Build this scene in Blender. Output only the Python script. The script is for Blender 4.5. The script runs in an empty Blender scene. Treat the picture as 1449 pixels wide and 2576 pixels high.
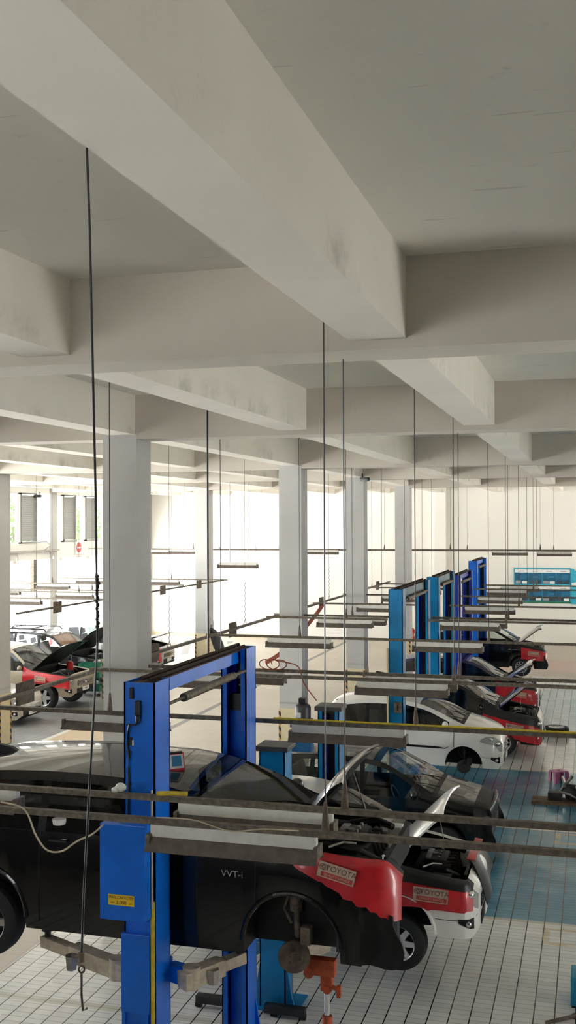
import bpy, bmesh, math, random
from mathutils import Vector, Matrix
R = math.radians
rnd = random.Random(7)
scene = bpy.context.scene
COL = scene.collection

# ------------------------------------------------------------------ camera
def setup_camera():
    f = 2700.0
    ya, pi, ro = R(15.84244), R(0.50118), R(-0.20711)
    fw = Vector((-math.sin(ya), math.cos(ya), 0)); rt = Vector((math.cos(ya), math.sin(ya), 0)); up = Vector((0, 0, 1))
    f2 = fw*math.cos(pi)+up*math.sin(pi); u2 = -fw*math.sin(pi)+up*math.cos(pi)
    r3 = rt*math.cos(ro)+u2*math.sin(ro); u3 = -rt*math.sin(ro)+u2*math.cos(ro)
    cd = bpy.data.cameras.new('camera'); co = bpy.data.objects.new('camera', cd); COL.objects.link(co)
    cd.sensor_fit = 'VERTICAL'; cd.sensor_height = 36.0; cd.lens = 36.0*f/2576.0
    cd.clip_start = 0.05; cd.clip_end = 400
    co.matrix_world = Matrix(((r3.x, u3.x, -f2.x, 0), (r3.y, u3.y, -f2.y, 0), (r3.z, u3.z, -f2.z, 5.5), (0, 0, 0, 1)))
    scene.camera = co
setup_camera()

# ------------------------------------------------------------------ daylight and exposure
world = bpy.data.worlds.new('world'); scene.world = world; world.use_nodes = True
wn = world.node_tree; wn.nodes.clear()
wo = wn.nodes.new('ShaderNodeOutputWorld'); wb = wn.nodes.new('ShaderNodeBackground')
wb.inputs['Color'].default_value = (0.93, 0.97, 1.0, 1); wb.inputs['Strength'].default_value = 2.2
wn.links.new(wb.outputs[0], wo.inputs[0])
sd = bpy.data.lights.new('sun', 'SUN'); sd.energy = 20; sd.angle = R(2); sd.color = (1, .985, .96)
so = bpy.data.objects.new('sun', sd); COL.objects.link(so); so.rotation_euler = (R(-24), 0, 0); so.location = (0, 60, 60)
scene.view_settings.view_transform = 'Standard'
scene.view_settings.look = 'None'
scene.view_settings.exposure = 1.9
scene.view_settings.gamma = 1.0
scene.view_settings.use_curve_mapping = False
scene.cycles.max_bounces = 14; scene.cycles.diffuse_bounces = 9; scene.cycles.glossy_bounces = 4
scene.cycles.transparent_max_bounces = 16; scene.cycles.sample_clamp_indirect = 6.0
scene.cycles.caustics_reflective = False; scene.cycles.caustics_refractive = False

# ------------------------------------------------------------------ material helpers
class NT:
    def __init__(s, name):
        s.m = bpy.data.materials.new(name); s.m.use_nodes = True; s.t = s.m.node_tree; s.t.nodes.clear()
        s.out = s.t.nodes.new('ShaderNodeOutputMaterial')
    def n(s, t, **k):
        x = s.t.nodes.new(t)
        for a, b in k.items(): setattr(x, a, b)
        return x
    def put(s, sock, v):
        if isinstance(v, bpy.types.NodeSocket): s.t.links.new(v, sock)
        elif v is not None:
            if sock.type == 'RGBA' and len(v) == 3: v = (*v, 1)
            sock.default_value = v
    def math(s, op, a, b=None, c=None, clamp=False):
        x = s.n('ShaderNodeMath', operation=op, use_clamp=clamp)
        s.put(x.inputs[0], a)
        if b is not None: s.put(x.inputs[1], b)
        if c is not None: s.put(x.inputs[2], c)
        return x.outputs[0]
    def mix(s, f, a, b):
        x = s.n('ShaderNodeMix', data_type='RGBA')
        s.put(x.inputs[0], f); s.put(x.inputs[6], a); s.put(x.inputs[7], b)
        return x.outputs[2]
    def pos(s):
        g = s.n('ShaderNodeNewGeometry'); x = s.n('ShaderNodeSeparateXYZ'); s.t.links.new(g.outputs['Position'], x.inputs[0])
        return g.outputs['Position'], x.outputs[0], x.outputs[1], x.outputs[2]
    def obj(s):
        g = s.n('ShaderNodeTexCoord'); x = s.n('ShaderNodeSeparateXYZ'); s.t.links.new(g.outputs['Object'], x.inputs[0])
        return g.outputs['Object'], x.outputs[0], x.outputs[1], x.outputs[2]
    def noise(s, vec, scale, detail=3, rough=.55):
        x = s.n('ShaderNodeTexNoise'); s.put(x.inputs['Vector'], vec); x.inputs['Scale'].default_value = scale
        x.inputs['Detail'].default_value = detail; x.inputs['Roughness'].default_value = rough
        return x.outputs[0]
    def ramp(s, v, a, b):
        x = s.n('ShaderNodeMapRange', interpolation_type='SMOOTHSTEP'); s.put(x.inputs[0], v)
        x.inputs[1].default_value = a; x.inputs[2].default_value = b
        return x.outputs[0]
    def scale(s, vec, v):
        x = s.n('ShaderNodeVectorMath', operation='MULTIPLY'); s.put(x.inputs[0], vec); x.inputs[1].default_value = v
        return x.outputs[0]
    def band(s, v, a, b):       # 1 where a < v < b
        return s.math('MULTIPLY', s.math('GREATER_THAN', v, a), s.math('LESS_THAN', v, b))
    def bsdf(s, col, rough=.5, metal=0, coat=0, spec=.5, bump=None, bstr=.2):
        p = s.n('ShaderNodeBsdfPrincipled')
        s.put(p.inputs['Base Color'], col); s.put(p.inputs['Roughness'], rough); s.put(p.inputs['Metallic'], metal)
        p.inputs['Coat Weight'].default_value = coat; p.inputs['Coat Roughness'].default_value = .04
        p.inputs['Specular IOR Level'].default_value = spec
        if bump is not None:
            b = s.n('ShaderNodeBump'); b.inputs['Strength'].default_value = bstr; b.inputs['Distance'].default_value = .02
            s.put(b.inputs['Height'], bump); s.t.links.new(b.outputs[0], p.inputs['Normal'])
        s.t.links.new(p.outputs[0], s.out.inputs[0]); return p

MATS = {}
def plain(name, col, rough=.5, metal=0, coat=0, spec=.5, var=.12, nscale=14):
    t = NT(name); v, *_ = t.obj(); nz = t.noise(v, nscale, 4)
    c = t.mix(t.ramp(nz, .3, .7), tuple(x*(1-var) for x in col), tuple(min(1, x*(1+var)) for x in col))
    t.bsdf(c, rough, metal, coat, spec); MATS[name] = t.m; return t.m

plain('lift_blue', (.002, .15, .74), .32, var=.10, nscale=3); plain('lift_teal', (.004, .22, .52), .32, var=.12, nscale=3)
plain('lift_navy', (.012, .035, .40), .3, var=.12, nscale=3); plain('post_inner_shade', (.003, .006, .03), .45); plain('beam_steel', (.10, .16, .19), .5, metal=.3, var=.2, nscale=5); plain('lift_azure', (.01, .13, .34), .35)
plain('rust_dark', (.035, .02, .015), .8, var=.4); plain('black_metal', (.012, .012, .013), .4)
plain('black_paint', (.0018, .002, .0028), .25, coat=.75, spec=.2, var=.05); plain('white_paint', (.84, .82, .78), .3, coat=.8, var=.02, nscale=2)
plain('navy_paint', (.008, .01, .045), .25, coat=1, var=.05); plain('silver_paint', (.50, .47, .42), .3, metal=.5, coat=.7, var=.03)
plain('grey_paint', (.42, .42, .42), .3, metal=.3, coat=.7, var=.03); plain('beige_paint', (.34, .29, .21), .35, coat=.4, var=.05)
plain('dark_plastic', (.006, .006, .0065), .5, spec=.3, var=.3); plain('engine_dark', (.018, .017, .016), .55, var=.5, nscale=9)
plain('engine_metal', (.30, .29, .27), .4, metal=.8, var=.3); plain('rubber', (.011, .011, .012), .7)
plain('alloy', (.62, .62, .61), .28, metal=.85); plain('chrome', (.8, .8, .8), .12, metal=1, var=.02)
plain('steel', (.36, .34, .31), .4, metal=.8); plain('rusty_iron', (.13, .10, .075), .7, metal=.3, var=.4)
plain('red_vinyl', (.52, .012, .022), .34, coat=.25, var=.15, nscale=5); plain('label_beige', (.55, .42, .33), .5)
plain('label_ink', (.16, .07, .05), .6); plain('label_red', (.50, .06, .05), .5)
plain('channel_metal', (.155, .132, .10), .55, metal=.35, var=.35, nscale=22); plain('lamp_white', (.70, .69, .64), .45, var=.06)
plain('reflector_grey', (.115, .097, .08), .55, var=.2); plain('tube_white', (.8, .8, .78), .3)
plain('cream_steel', (.52, .45, .34), .55, var=.18); plain('yellow_paint', (.62, .47, .03), .5, var=.2)
plain('label_yellow', (.85, .55, .01), .5, var=.04); plain('cream_paint', (.66, .58, .38), .6, var=.06)
plain('orange_paint', (.45, .07, .02), .45, var=.25); plain('orange_hose', (.33, .07, .03), .6)
plain('green_paint', (.008, .13, .08), .4, var=.15); plain('pink_plastic', (.42, .11, .24), .35, var=.06)
plain('wood', (.16, .105, .06), .7, var=.3, nscale=9); plain('cardboard', (.24, .17, .10), .8)
plain('plastic_white', (.72, .72, .70), .4); plain('paper_white', (.8, .8, .8), .6, var=.03); plain('sign_red', (.55, .03, .03), .4)
plain('sign_blue', (.03, .22, .42), .4); plain('banner_cyan', (.04, .42, .58), .5); plain('banner_teal', (.008, .10, .19), .5, var=.3, nscale=3)
plain('banner_green', (.03, .17, .08), .5, var=.3, nscale=3); plain('banner_dark', (.05, .06, .08), .5, var=.5, nscale=6)
plain('lens_red', (.35, .01, .012), .15, coat=1); plain('blue_plastic', (.01, .26, .45), .4)
plain('seat_fabric', (.03, .03, .032), .8); plain('louvre', (.27, .265, .25), .5, var=.05); plain('frame_white', (.75, .75, .74), .4, var=.03)
plain('motor_grey', (.06, .062, .068), .4, metal=.3); plain('copper_shade', (.34, .12, .045), .6, var=.3); plain('trunk', (.09, .065, .045), .9)
plain('pavement', (.72, .71, .69), .9, var=.05, nscale=.6); plain('outside_white', (.85, .85, .84), .8, var=.02)
plain('mezzanine_dark', (.07, .065, .06), .7); plain('sofit_cam', (.02, .02, .02), .4); plain('mirror_dark', (.01, .01, .012), .1, coat=1)

def mk_glass(name, tint, transp, body=(.01, .011, .012)):
    t = NT(name); tr = t.n('ShaderNodeBsdfTransparent'); tr.inputs[0].default_value = (*tint, 1)
    df = t.n('ShaderNodeBsdfDiffuse'); df.inputs[0].default_value = (*body, 1)
    m1 = t.n('ShaderNodeMixShader'); m1.inputs[0].default_value = transp
    t.t.links.new(df.outputs[0], m1.inputs[1]); t.t.links.new(tr.outputs[0], m1.inputs[2])
    gl = t.n('ShaderNodeBsdfGlossy'); gl.inputs['Roughness'].default_value = .03
    lw = t.n('ShaderNodeLayerWeight'); lw.inputs[0].default_value = .5; fr = t.n('ShaderNodeMath', operation='MULTIPLY_ADD'); t.put(fr.inputs[0], t.math('POWER', lw.outputs['Facing'], 5)); fr.inputs[1].default_value = .95; fr.inputs[2].default_value = .045
    m2 = t.n('ShaderNodeMixShader'); t.t.links.new(fr.outputs[0], m2.inputs[0])
    t.t.links.new(m1.outputs[0], m2.inputs[1]); t.t.links.new(gl.outputs[0], m2.inputs[2]); t.t.links.new(m2.outputs[0], t.out.inputs[0])
    MATS[name] = t.m
mk_glass('glass_tint', (.30, .33, .33), .65); mk_glass('glass_clear', (.8, .84, .82), .9); mk_glass('window_glass', (.95, .98, .97), 1.0)
mk_glass('lamp_glass', (.8, .8, .8), .5, (.45, .45, .44))

def darker_plaster():  # darker plaster tone for the cross beams
    t = NT('cross_plaster'); v, x, y, z = t.pos(); big = t.noise(v, .5, 4); fine = t.noise(t.scale(v, (2.5, 3, 1.2)), 1.5, 5, .65)
    c = t.mix(t.ramp(big, .35, .65), (.52, .485, .43), (.58, .545, .485)); c = t.mix(t.math('MULTIPLY', t.ramp(fine, .6, .8), .3), c, (.36, .33, .285))
    t.bsdf(c, .78, spec=.3, bump=t.noise(v, 26, 4), bstr=.08); return t.m
def mk_plaster():
    t = NT('plaster'); v, x, y, z = t.pos()
    big = t.noise(v, .45, 4); fine = t.noise(t.scale(v, (3, 3, 1.2)), 1.6, 5, .65)
    c = t.mix(t.ramp(big, .35, .65), (.70, .685, .63), (.76, .74, .68))
    c = t.mix(t.math('MULTIPLY', t.ramp(fine, .62, .80), .35), c, (.34, .32, .28))
    scr = t.noise(t.scale(v, (1.2, 9, 5)), 1.1, 2); c = t.mix(t.math('MULTIPLY', t.ramp(scr, .70, .72), .25), c, (.28, .27, .25))
    t.bsdf(c, .75, spec=.3, bump=t.noise(v, 30, 4), bstr=.08); MATS['plaster'] = t.m
    MATS['cross_plaster'] = darker_plaster()
    t = NT('beam_plaster'); v, x, y, z = t.pos()
    big = t.noise(v, .5, 4); st = t.noise(t.scale(v, (1.0, .55, .5)), 1.6, 5, .7)
    c = t.mix(t.ramp(big, .35, .65), (.73, .70, .635), (.79, .76, .69))
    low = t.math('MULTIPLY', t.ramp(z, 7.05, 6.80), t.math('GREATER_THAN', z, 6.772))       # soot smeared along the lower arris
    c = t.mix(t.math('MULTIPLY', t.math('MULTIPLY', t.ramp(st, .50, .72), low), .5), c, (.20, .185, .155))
    t.bsdf(c, .75, spec=.3, bump=t.noise(v, 26, 4), bstr=.08); MATS['beam_plaster'] = t.m
    t = NT('wall_paint'); v, x, y, z = t.pos(); big = t.noise(v, .4, 4)
    t.bsdf(t.mix(big, (.77, .755, .71), (.84, .83, .79)), .7, spec=.3); MATS['wall_paint'] = t.m
    t = NT('column_paint'); v, x, y, z = t.pos(); big = t.noise(v, .8, 5)
    t.bsdf(t.mix(t.ramp(big, .35, .7), (.46, .458, .45), (.52, .518, .508)), .65, spec=.3); MATS['column_paint'] = t.m
    t = NT('hazard_stripe'); v, x, y, z = t.pos()
    d = t.math('FRACT', t.math('DIVIDE', t.math('ADD', z, t.math('ADD', x, y)), .17))
    t.bsdf(t.mix(t.math('GREATER_THAN', d, .5), (.03, .018, .012), (.50, .28, .10)), .6); MATS['hazard_stripe'] = t.m
    t = NT('foliage'); v, x, y, z = t.pos(); nz = t.noise(v, 2.5, 5)
    fc = t.mix(t.ramp(nz, .35, .65), (.03, .075, .012), (.10, .17, .045)); p = t.bsdf(fc, .7)
    tl = t.n('ShaderNodeBsdfTranslucent'); t.put(tl.inputs[0], fc); mx = t.n('ShaderNodeMixShader'); mx.inputs[0].default_value = .5
    t.t.links.new(p.outputs[0], mx.inputs[1]); t.t.links.new(tl.outputs[0], mx.inputs[2]); t.t.links.new(mx.outputs[0], t.out.inputs[0]); MATS['foliage'] = t.m
mk_plaster()

def mk_floor():
    t = NT('workshop_tiles'); v, x, y, z = t.pos()
    wear_sheen = t.noise(v, .9, 5); grime = t.noise(v, 4, 5, .7); tone = t.noise(t.scale(v, (1, 1, 1)), .25, 3)
    tl = .2255; tw = tl/2
    def frac(a, per, off): return t.math('FRACT', t.math('DIVIDE', t.math('ADD', a, off), per))
    fx = frac(x, tl, 20*tl+.4385+.006); fy = frac(y, tw, 0.0)
    lx = t.math('LESS_THAN', fx, .058); ly = t.math('LESS_THAN', fy, .075)
    # one tone per tile
    ix = t.math('FLOOR', t.math('DIVIDE', t.math('ADD', x, 20*tl+.4445), tl)); iy = t.math('FLOOR', t.math('DIVIDE', y, tw))
    cmb = t.n('ShaderNodeCombineXYZ'); t.put(cmb.inputs[0], ix); t.put(cmb.inputs[1], iy)
    wnz = t.n('ShaderNodeTexWhiteNoise'); wnz.noise_dimensions = '2D'; t.t.links.new(cmb.outputs[0], wnz.inputs[0])
    tone2 = t.math('MULTIPLY_ADD', wnz.outputs[0], .14, .93)
    def mul(c, f):
        m = t.n('ShaderNodeMix', data_type='RGBA', blend_type='MULTIPLY'); m.inputs[0].default_value = 1
        t.put(m.inputs[6], c)
        g = t.n('ShaderNodeCombineColor'); [t.put(g.inputs[i], f) for i in range(3)]
        t.t.links.new(g.outputs[0], m.inputs[7]); return m.outputs[2]
    grey = t.mix(t.ramp(wear_sheen, .3, .7), (.70, .71, .69), (.79, .79, .76))
    blue = t.mix(t.ramp(wear_sheen, .3, .75), (.07, .21, .31), (.15, .33, .42))  # worn blue paint; paler patches also paint in floor reflections
    # painted zones in the repair bays
    bl = t.math('MULTIPLY', t.band(y, 15.14, 24.2), t.math('GREATER_THAN', x, -4.9))
    base = t.mix(bl, grey, blue)
    wl = t.math('MAXIMUM', t.math('MAXIMUM', t.band(y, 15.05, 15.15), t.band(y, 19.60, 19.70)), t.math('MAXIMUM', t.band(y, 24.15, 24.26), t.math('MAXIMUM', t.band(y, 11.1, 11.24), t.band(y, 28.5, 28.6))))
    base = t.mix(wl, base, (.60, .585, .52))
    def box(x0, x1, y0, y1, w):
        outer = t.math('MULTIPLY', t.band(x, x0, x1), t.band(y, y0, y1)); inner = t.math('MULTIPLY', t.band(x, x0+w, x1-w), t.band(y, y0+w*.9, y1-w*.9))
        return t.math('SUBTRACT', outer, inner, clamp=True)
    yb = t.math('MAXIMUM', box(-.68, 1.6, 14.35, 14.95, .10), box(-.66, 1.6, 18.85, 19.5, .10))
    yb = t.math('MULTIPLY', yb, t.math('MULTIPLY', t.ramp(grime, .25, .6), .6))
    base = t.mix(yb, base, (.55, .42, .16))
    base = mul(base, tone2)
    base = t.mix(t.math('MULTIPLY', ly, .5), base, (.05, .05, .05))
    base = t.mix(lx, base, (.012, .014, .016))
    # aisle: large beige tiles
    ax = frac(x, .41, 30); ay = frac(y, .41, 30)
    al = t.math('MAXIMUM', t.math('LESS_THAN', ax, .03), t.math('LESS_THAN', ay, .03))
    aisle = t.mix(t.ramp(tone, .3, .7), (.45, .40, .335), (.52, .47, .40))
    aisle = t.mix(t.math('MULTIPLY', t.band(x, -13.3, -11.9), t.math('LESS_THAN', y, 27)), aisle, (.50, .39, .26))
    aisle = t.mix(t.math('MULTIPLY', al, .35), aisle, (.25, .22, .18))
    slope = t.math('SUBTRACT', t.math('ABSOLUTE', t.math('ADD', x, 10.85)), .09)
    aisle = t.mix(t.math('LESS_THAN', slope, 0), aisle, (.16, .15, .145))
    pk = t.math('MULTIPLY', t.band(y, 40.2, 43.6), t.math('GREATER_THAN', x, -4.6)); aisle = t.mix(pk, aisle, (.50, .36, .31))
    zb = t.math('MULTIPLY', t.math('MULTIPLY', t.band(y, 41.8, 46.8), t.math('LESS_THAN', x, -15.8)), t.math('LESS_THAN', frac(t.math('MULTIPLY_ADD', x, .9, t.math('MULTIPLY', y, .32)), .62, 30), .45))
    aisle = t.mix(zb, aisle, (.20, .19, .19))
    inbay = t.math('MULTIPLY', t.math('GREATER_THAN', x, -7.0), t.math('LESS_THAN', y, 38.6))
    c = t.mix(inbay, aisle, base)
    # bays across the aisle
    lg = t.mix(t.math('MULTIPLY', t.math('MAXIMUM', lx, t.math('MULTIPLY', ly, .5)), .6), t.mix(t.ramp(wear_sheen, .3, .7), (.17, .17, .172), (.23, .23, .23)), (.07, .07, .07))
    left = t.math('MULTIPLY', t.math('LESS_THAN', x, -13.3), t.math('LESS_THAN', y, 38.6))
    c = t.mix(left, c, lg)
    c = t.mix(t.math('MULTIPLY', t.band(x, -13.42, -13.28), t.math('LESS_THAN', y, 38.6)), c, (.62, .60, .54))
    rough = t.math('ADD', t.math('MULTIPLY_ADD', grime, .20, .08), t.math('MULTIPLY', t.math('SUBTRACT', 1.0, inbay), .28))
    joints = t.math('MULTIPLY', t.math('MAXIMUM', lx, ly), inbay)
    t.bsdf(c, rough, spec=.5, bump=t.math('MULTIPLY', joints, -1.0), bstr=.25); MATS['workshop_tiles'] = t.m
mk_floor()

# ------------------------------------------------------------------ mesh helpers
class MB:
    def __init__(s): s.bm = bmesh.new()
    def box(s, a, b, mi=0, M=None):
        x0, y0, z0 = a; x1, y1, z1 = b
        vs = [Vector(p) for p in ((x0,y0,z0),(x1,y0,z0),(x1,y1,z0),(x0,y1,z0),(x0,y0,z1),(x1,y0,z1),(x1,y1,z1),(x0,y1,z1))]
        if M: vs = [M @ v for v in vs]
        v = [s.bm.verts.new(p) for p in vs]
        for q in ((0,3,2,1),(4,5,6,7),(0,1,5,4),(1,2,6,5),(2,3,7,6),(3,0,4,7)):
            s.bm.faces.new([v[i] for i in q]).material_index = mi
        return s
    def bbox(s, a, b, r=.01, mi=0, M=None):        # bevelled box
        t = bmesh.new(); o = MB.__new__(MB); o.bm = t; o.box(a, b, mi)
        bmesh.ops.bevel(t, geom=t.edges[:], offset=r, segments=2, affect='EDGES', profile=.6)
        s.merge(t, M, mi); return s
    def merge(s, t, M=None, mi=None):
        mp = {}
        for v in t.verts: mp[v] = s.bm.verts.new(M @ v.co if M else v.co)
        for f in t.faces:
            try: g = s.bm.faces.new([mp[v] for v in f.verts])
            except ValueError: continue
            g.material_index = f.material_index if mi is None else mi
        t.free()
    def cyl(s, a, b, r, n=12, r2=None, mi=0, cap=True):
        a = Vector(a); b = Vector(b); d = (b-a); q = d.to_track_quat('Z', 'Y'); r2 = r if r2 is None else r2
        ra = [s.bm.verts.new(a + q @ Vector((r*math.cos(i*2*math.pi/n), r*math.sin(i*2*math.pi/n), 0))) for i in range(n)]
        rb = [s.bm.verts.new(b + q @ Vector((r2*math.cos(i*2*math.pi/n), r2*math.sin(i*2*math.pi/n), 0))) for i in range(n)]
        for i in range(n):
            j = (i+1) % n; s.bm.faces.new((ra[i], ra[j], rb[j], rb[i])).material_index = mi
        if cap:
            s.bm.faces.new(ra[::-1]).material_index = mi; s.bm.faces.new(rb).material_index = mi
        return s
    def tube(s, pts, r, n=8, mi=0):
        pts = [Vector(p) for p in pts]; rings = []
        for i, p in enumerate(pts):
            d = (pts[min(i+1, len(pts)-1)] - pts[max(i-1, 0)]); q = d.to_track_quat('Z', 'Y')
            rings.append([s.bm.verts.new(p + q @ Vector((r*math.cos(k*2*math.pi/n), r*math.sin(k*2*math.pi/n), 0))) for k in range(n)])
        for a, b in zip(rings, rings[1:]):
            for k in range(n):
                j = (k+1) % n; s.bm.faces.new((a[k], a[j], b[j], b[k])).material_index = mi
        s.bm.faces.new(rings[0][::-1]).material_index = mi; s.bm.faces.new(rings[-1]).material_index = mi
        return s
    def lathe(s, prof, M, n=32, mi=0, closed=False):       # profile (r, h) about local Z
        rings = []
        for r, h in prof:
            if r < 1e-6: rings.append([s.bm.verts.new(M @ Vector((0, 0, h)))]); continue
            rings.append([s.bm.verts.new(M @ Vector((r*math.cos(i*2*math.pi/n), r*math.sin(i*2*math.pi/n), h))) for i in range(n)])
        pairs = list(zip(rings, rings[1:])) + ([(rings[-1], rings[0])] if closed else [])
        for a, b in pairs:
            for i in range(n):
                j = (i+1) % n
                if len(a) == 1 and len(b) == 1: continue
                if len(a) == 1: f = (a[0], b[j], b[i])
                elif len(b) == 1: f = (a[i], a[j], b[0])
                else: f = (a[i], a[j], b[j], b[i])
                s.bm.faces.new(f).material_index = mi
        return s
    def prism(s, poly, axis, a, b, mi=0, M=None):          # poly in the other two axes
        def P(u, v, w):
            p = {'x': (w, u, v), 'y': (u, w, v), 'z': (u, v, w)}[axis]; p = Vector(p); return M @ p if M else p
        va = [s.bm.verts.new(P(u, v, a)) for u, v in poly]; vb = [s.bm.verts.new(P(u, v, b)) for u, v in poly]
        n = len(poly)
        for i in range(n):
            j = (i+1) % n; s.bm.faces.new((va[i], va[j], vb[j], vb[i])).material_index = mi
        s.bm.faces.new(va[::-1]).material_index = mi; s.bm.faces.new(vb).material_index = mi
        return s
    def sphere(s, c, r, sc=(1, 1, 1), seg=12, mi=0, M=None):
        t = bmesh.new(); bmesh.ops.create_uvsphere(t, u_segments=seg, v_segments=max(6, seg//2+2), radius=r)
        MM = Matrix.Translation(c) @ (M or Matrix()) @ Matrix.Diagonal((*sc, 1)); s.merge(t, MM, mi); return s
    def build(s, name, mat, parent=None, smooth=False, loc=None, sharp=35):
        bmesh.ops.recalc_face_normals(s.bm, faces=s.bm.faces[:])
        me = bpy.data.meshes.new(name); s.bm.to_mesh(me); s.bm.free()
        for m in (mat if isinstance(mat, (list, tuple)) else [mat]): me.materials.append(MATS[m] if isinstance(m, str) else m)
        if smooth:
            for p in me.polygons: p.use_smooth = True
            me.set_sharp_from_angle(angle=R(sharp))
        o = bpy.data.objects.new(name, me); COL.objects.link(o)
        if parent: o.parent = parent
        if loc: o.location = loc
        return o

def tag(o, label, cat, group=None, kind=None):
    o['label'] = label; o['category'] = cat
    if group: o['group'] = group
    if kind: o['kind'] = kind
    return o
def thing(name, label, cat, loc=(0, 0, 0), rz=0, group=None):
    o = bpy.data.objects.new(name, None); COL.objects.link(o); o.location = loc; o.rotation_euler = (0, 0, rz)
    o.empty_display_size = .1
    return tag(o, label, cat, group)
def struct(name, mb, mat, **k):
    o = mb.build(name, mat, **k); o['kind'] = 'structure'; return o
def copy_tree(o, parent=None):
    c = o.copy(); COL.objects.link(c)
    if parent: c.parent = parent
    for ch in [x for x in o.children]: copy_tree(ch, c)
    return c
def text(name, s, size, mat, parent, loc, rot=(R(90), 0, 0), depth=.002, align='CENTER', xs=1.0):
    cu = bpy.data.curves.new(name, 'FONT'); cu.body = s; cu.size = size; cu.align_x = align; cu.align_y = 'CENTER'; cu.extrude = depth
    to = bpy.data.objects.new(name+'_curve', cu); COL.objects.link(to)
    dg = bpy.context.evaluated_depsgraph_get(); me = bpy.data.meshes.new_from_object(to.evaluated_get(dg))
    bpy.data.objects.remove(to); me.name = name; me.materials.clear(); me.materials.append(MATS[mat])
    o = bpy.data.objects.new(name, me); COL.objects.link(o); o.parent = parent; o.location = loc; o.rotation_euler = rot; o.scale = (xs, 1, 1)
    return o

# ------------------------------------------------------------------ building shell
CAM_H = 5.5; SOF = 6.70; YSOF = 6.7665; CEIL = 7.337
CB = [-1.2, 7.367, 14.344, 23.48, 30.37, 38.41, 48.06]; CBW = .52
YB = [-1.2356 + 2.5657*k for k in range(-8, 5)]; YBW = .404
XL, XR, YN, YF = -20.71, 9.4, -3.2, 48.55

struct('floor', MB().box((XL-.6, YN-.4, -.2), (XR+.4, YF+.4, 0)), 'workshop_tiles')
struct('ceiling', MB().box((XL-.6, YN-.4, CEIL), (XR+.4, YF+.4, CEIL+.25)), 'plaster')
for y in CB[:-1]:
    struct('ceiling_beam', MB().box((XL, y, SOF), (XR, y+CBW, CEIL)), 'cross_plaster')
for x in YB:
    if x-YBW > XL: struct('ceiling_beam', MB().box((x-YBW, YN, YSOF), (x, YF, CEIL)), 'beam_plaster')
struct('wall_far', MB().box((XL-.6, YF, 0), (XR+.4, YF+.3, CEIL)), 'wall_paint')
struct('mezzanine_shade_slab', MB().box((XL, YN, 3.45), (XR, 1.1, 3.75)), 'mezzanine_dark')  # unseen slab below the camera, added to shade the near floor
struct('wall_near', MB().box((XL-.6, YN-.3, 0), (XR+.4, YN, 4.6)).box((XL-.6, YN-.3, 6.2), (XR+.4, YN, CEIL)).box((XL-.6, YN-.3, 4.6), (-9, YN, 6.2)).box((-3, YN-.3, 4.6), (XR+.4, YN, 6.2)), 'mezzanine_dark')  # unseen wall, kept dark to dim car reflections; opening added for light
mb = MB()
yy = YN
for a, b in ((9.4, 11.4), (41.0, 45.5)):       # unseen doorways added along the right side to let light in
    mb.box((XR, yy, 0), (XR+.3, a, CEIL)); mb.box((XR, a, 3.9), (XR+.3, b, CEIL)); yy = b
mb.box((XR, yy, 0), (XR+.3, YF, CEIL)); struct('wall_right', mb, 'wall_paint')
# left side: band of wall over the open entrances, windows and louvres above it
mb = MB(); mb.box((XL-.25, YN, 4.06), (XL, YF, 4.69)); mb.box((XL-.25, YN, 6.62), (XL, YF, CEIL)); mb.box((XL-.25, YN, 0), (XL, 7.6, CEIL))  # near stretch, out of view, closed solid to cut light there
struct('wall_left', mb, 'wall_paint')
# rows of columns
CW = .53
def column(xr, y, wide=CW, guard=True):
    y0 = y + .26 - wide/2
    o = struct('column', MB().box((xr-wide, y0, 0), (xr, y0+wide, SOF+.3)), 'column_paint')
    if guard:
        e = .012; mb = MB()
        mb.box((xr-wide-e, y0-e, 0), (xr+e, y0+wide+e, 1.25))
        g = struct('column_guard', mb, 'cream_paint', parent=o)
        mb = MB(); s = .055; e2 = e+.004
        for cx in (xr-wide-e2, xr+e2):
            for cy in (y0-e2, y0+wide+e2):
                sx = 1 if cx < xr-wide/2 else -1; sy = 1 if cy < y0+wide/2 else -1
                mb.box((min(cx, cx+sx*s), min(cy, cy+sy*s), 0), (max(cx, cx+sx*s), max(cy, cy+sy*s), 1.2))
        struct('guard_stripe', mb, 'hazard_stripe', parent=o)
        struct('guard_rim', MB().box((xr-wide-.004, y0-.004, 1.36), (xr+.004, y0+wide+.004, 1.40)), 'grey_paint', parent=o)
    return o
for y in CB[1:-1]:
    column(-6.349, y); column(-14.05, y)
for xr in (-6.349, -14.05, 1.348):
    struct('trim_1', MB().box((xr-CW, YF-.30, 0), (xr, YF, SOF+.3)), 'wall_paint')
for y in CB[1:]:
    struct('column', MB().box((XL-.6, y-.06, 0), (XL+.02, y+.54, SOF+.3)), 'column_paint')
# low tiled skirting on the far wall
struct('baseboard_far', MB().box((XL, YF-.03, 0), (-14.8, YF, .16)), 'cream_paint')
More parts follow.
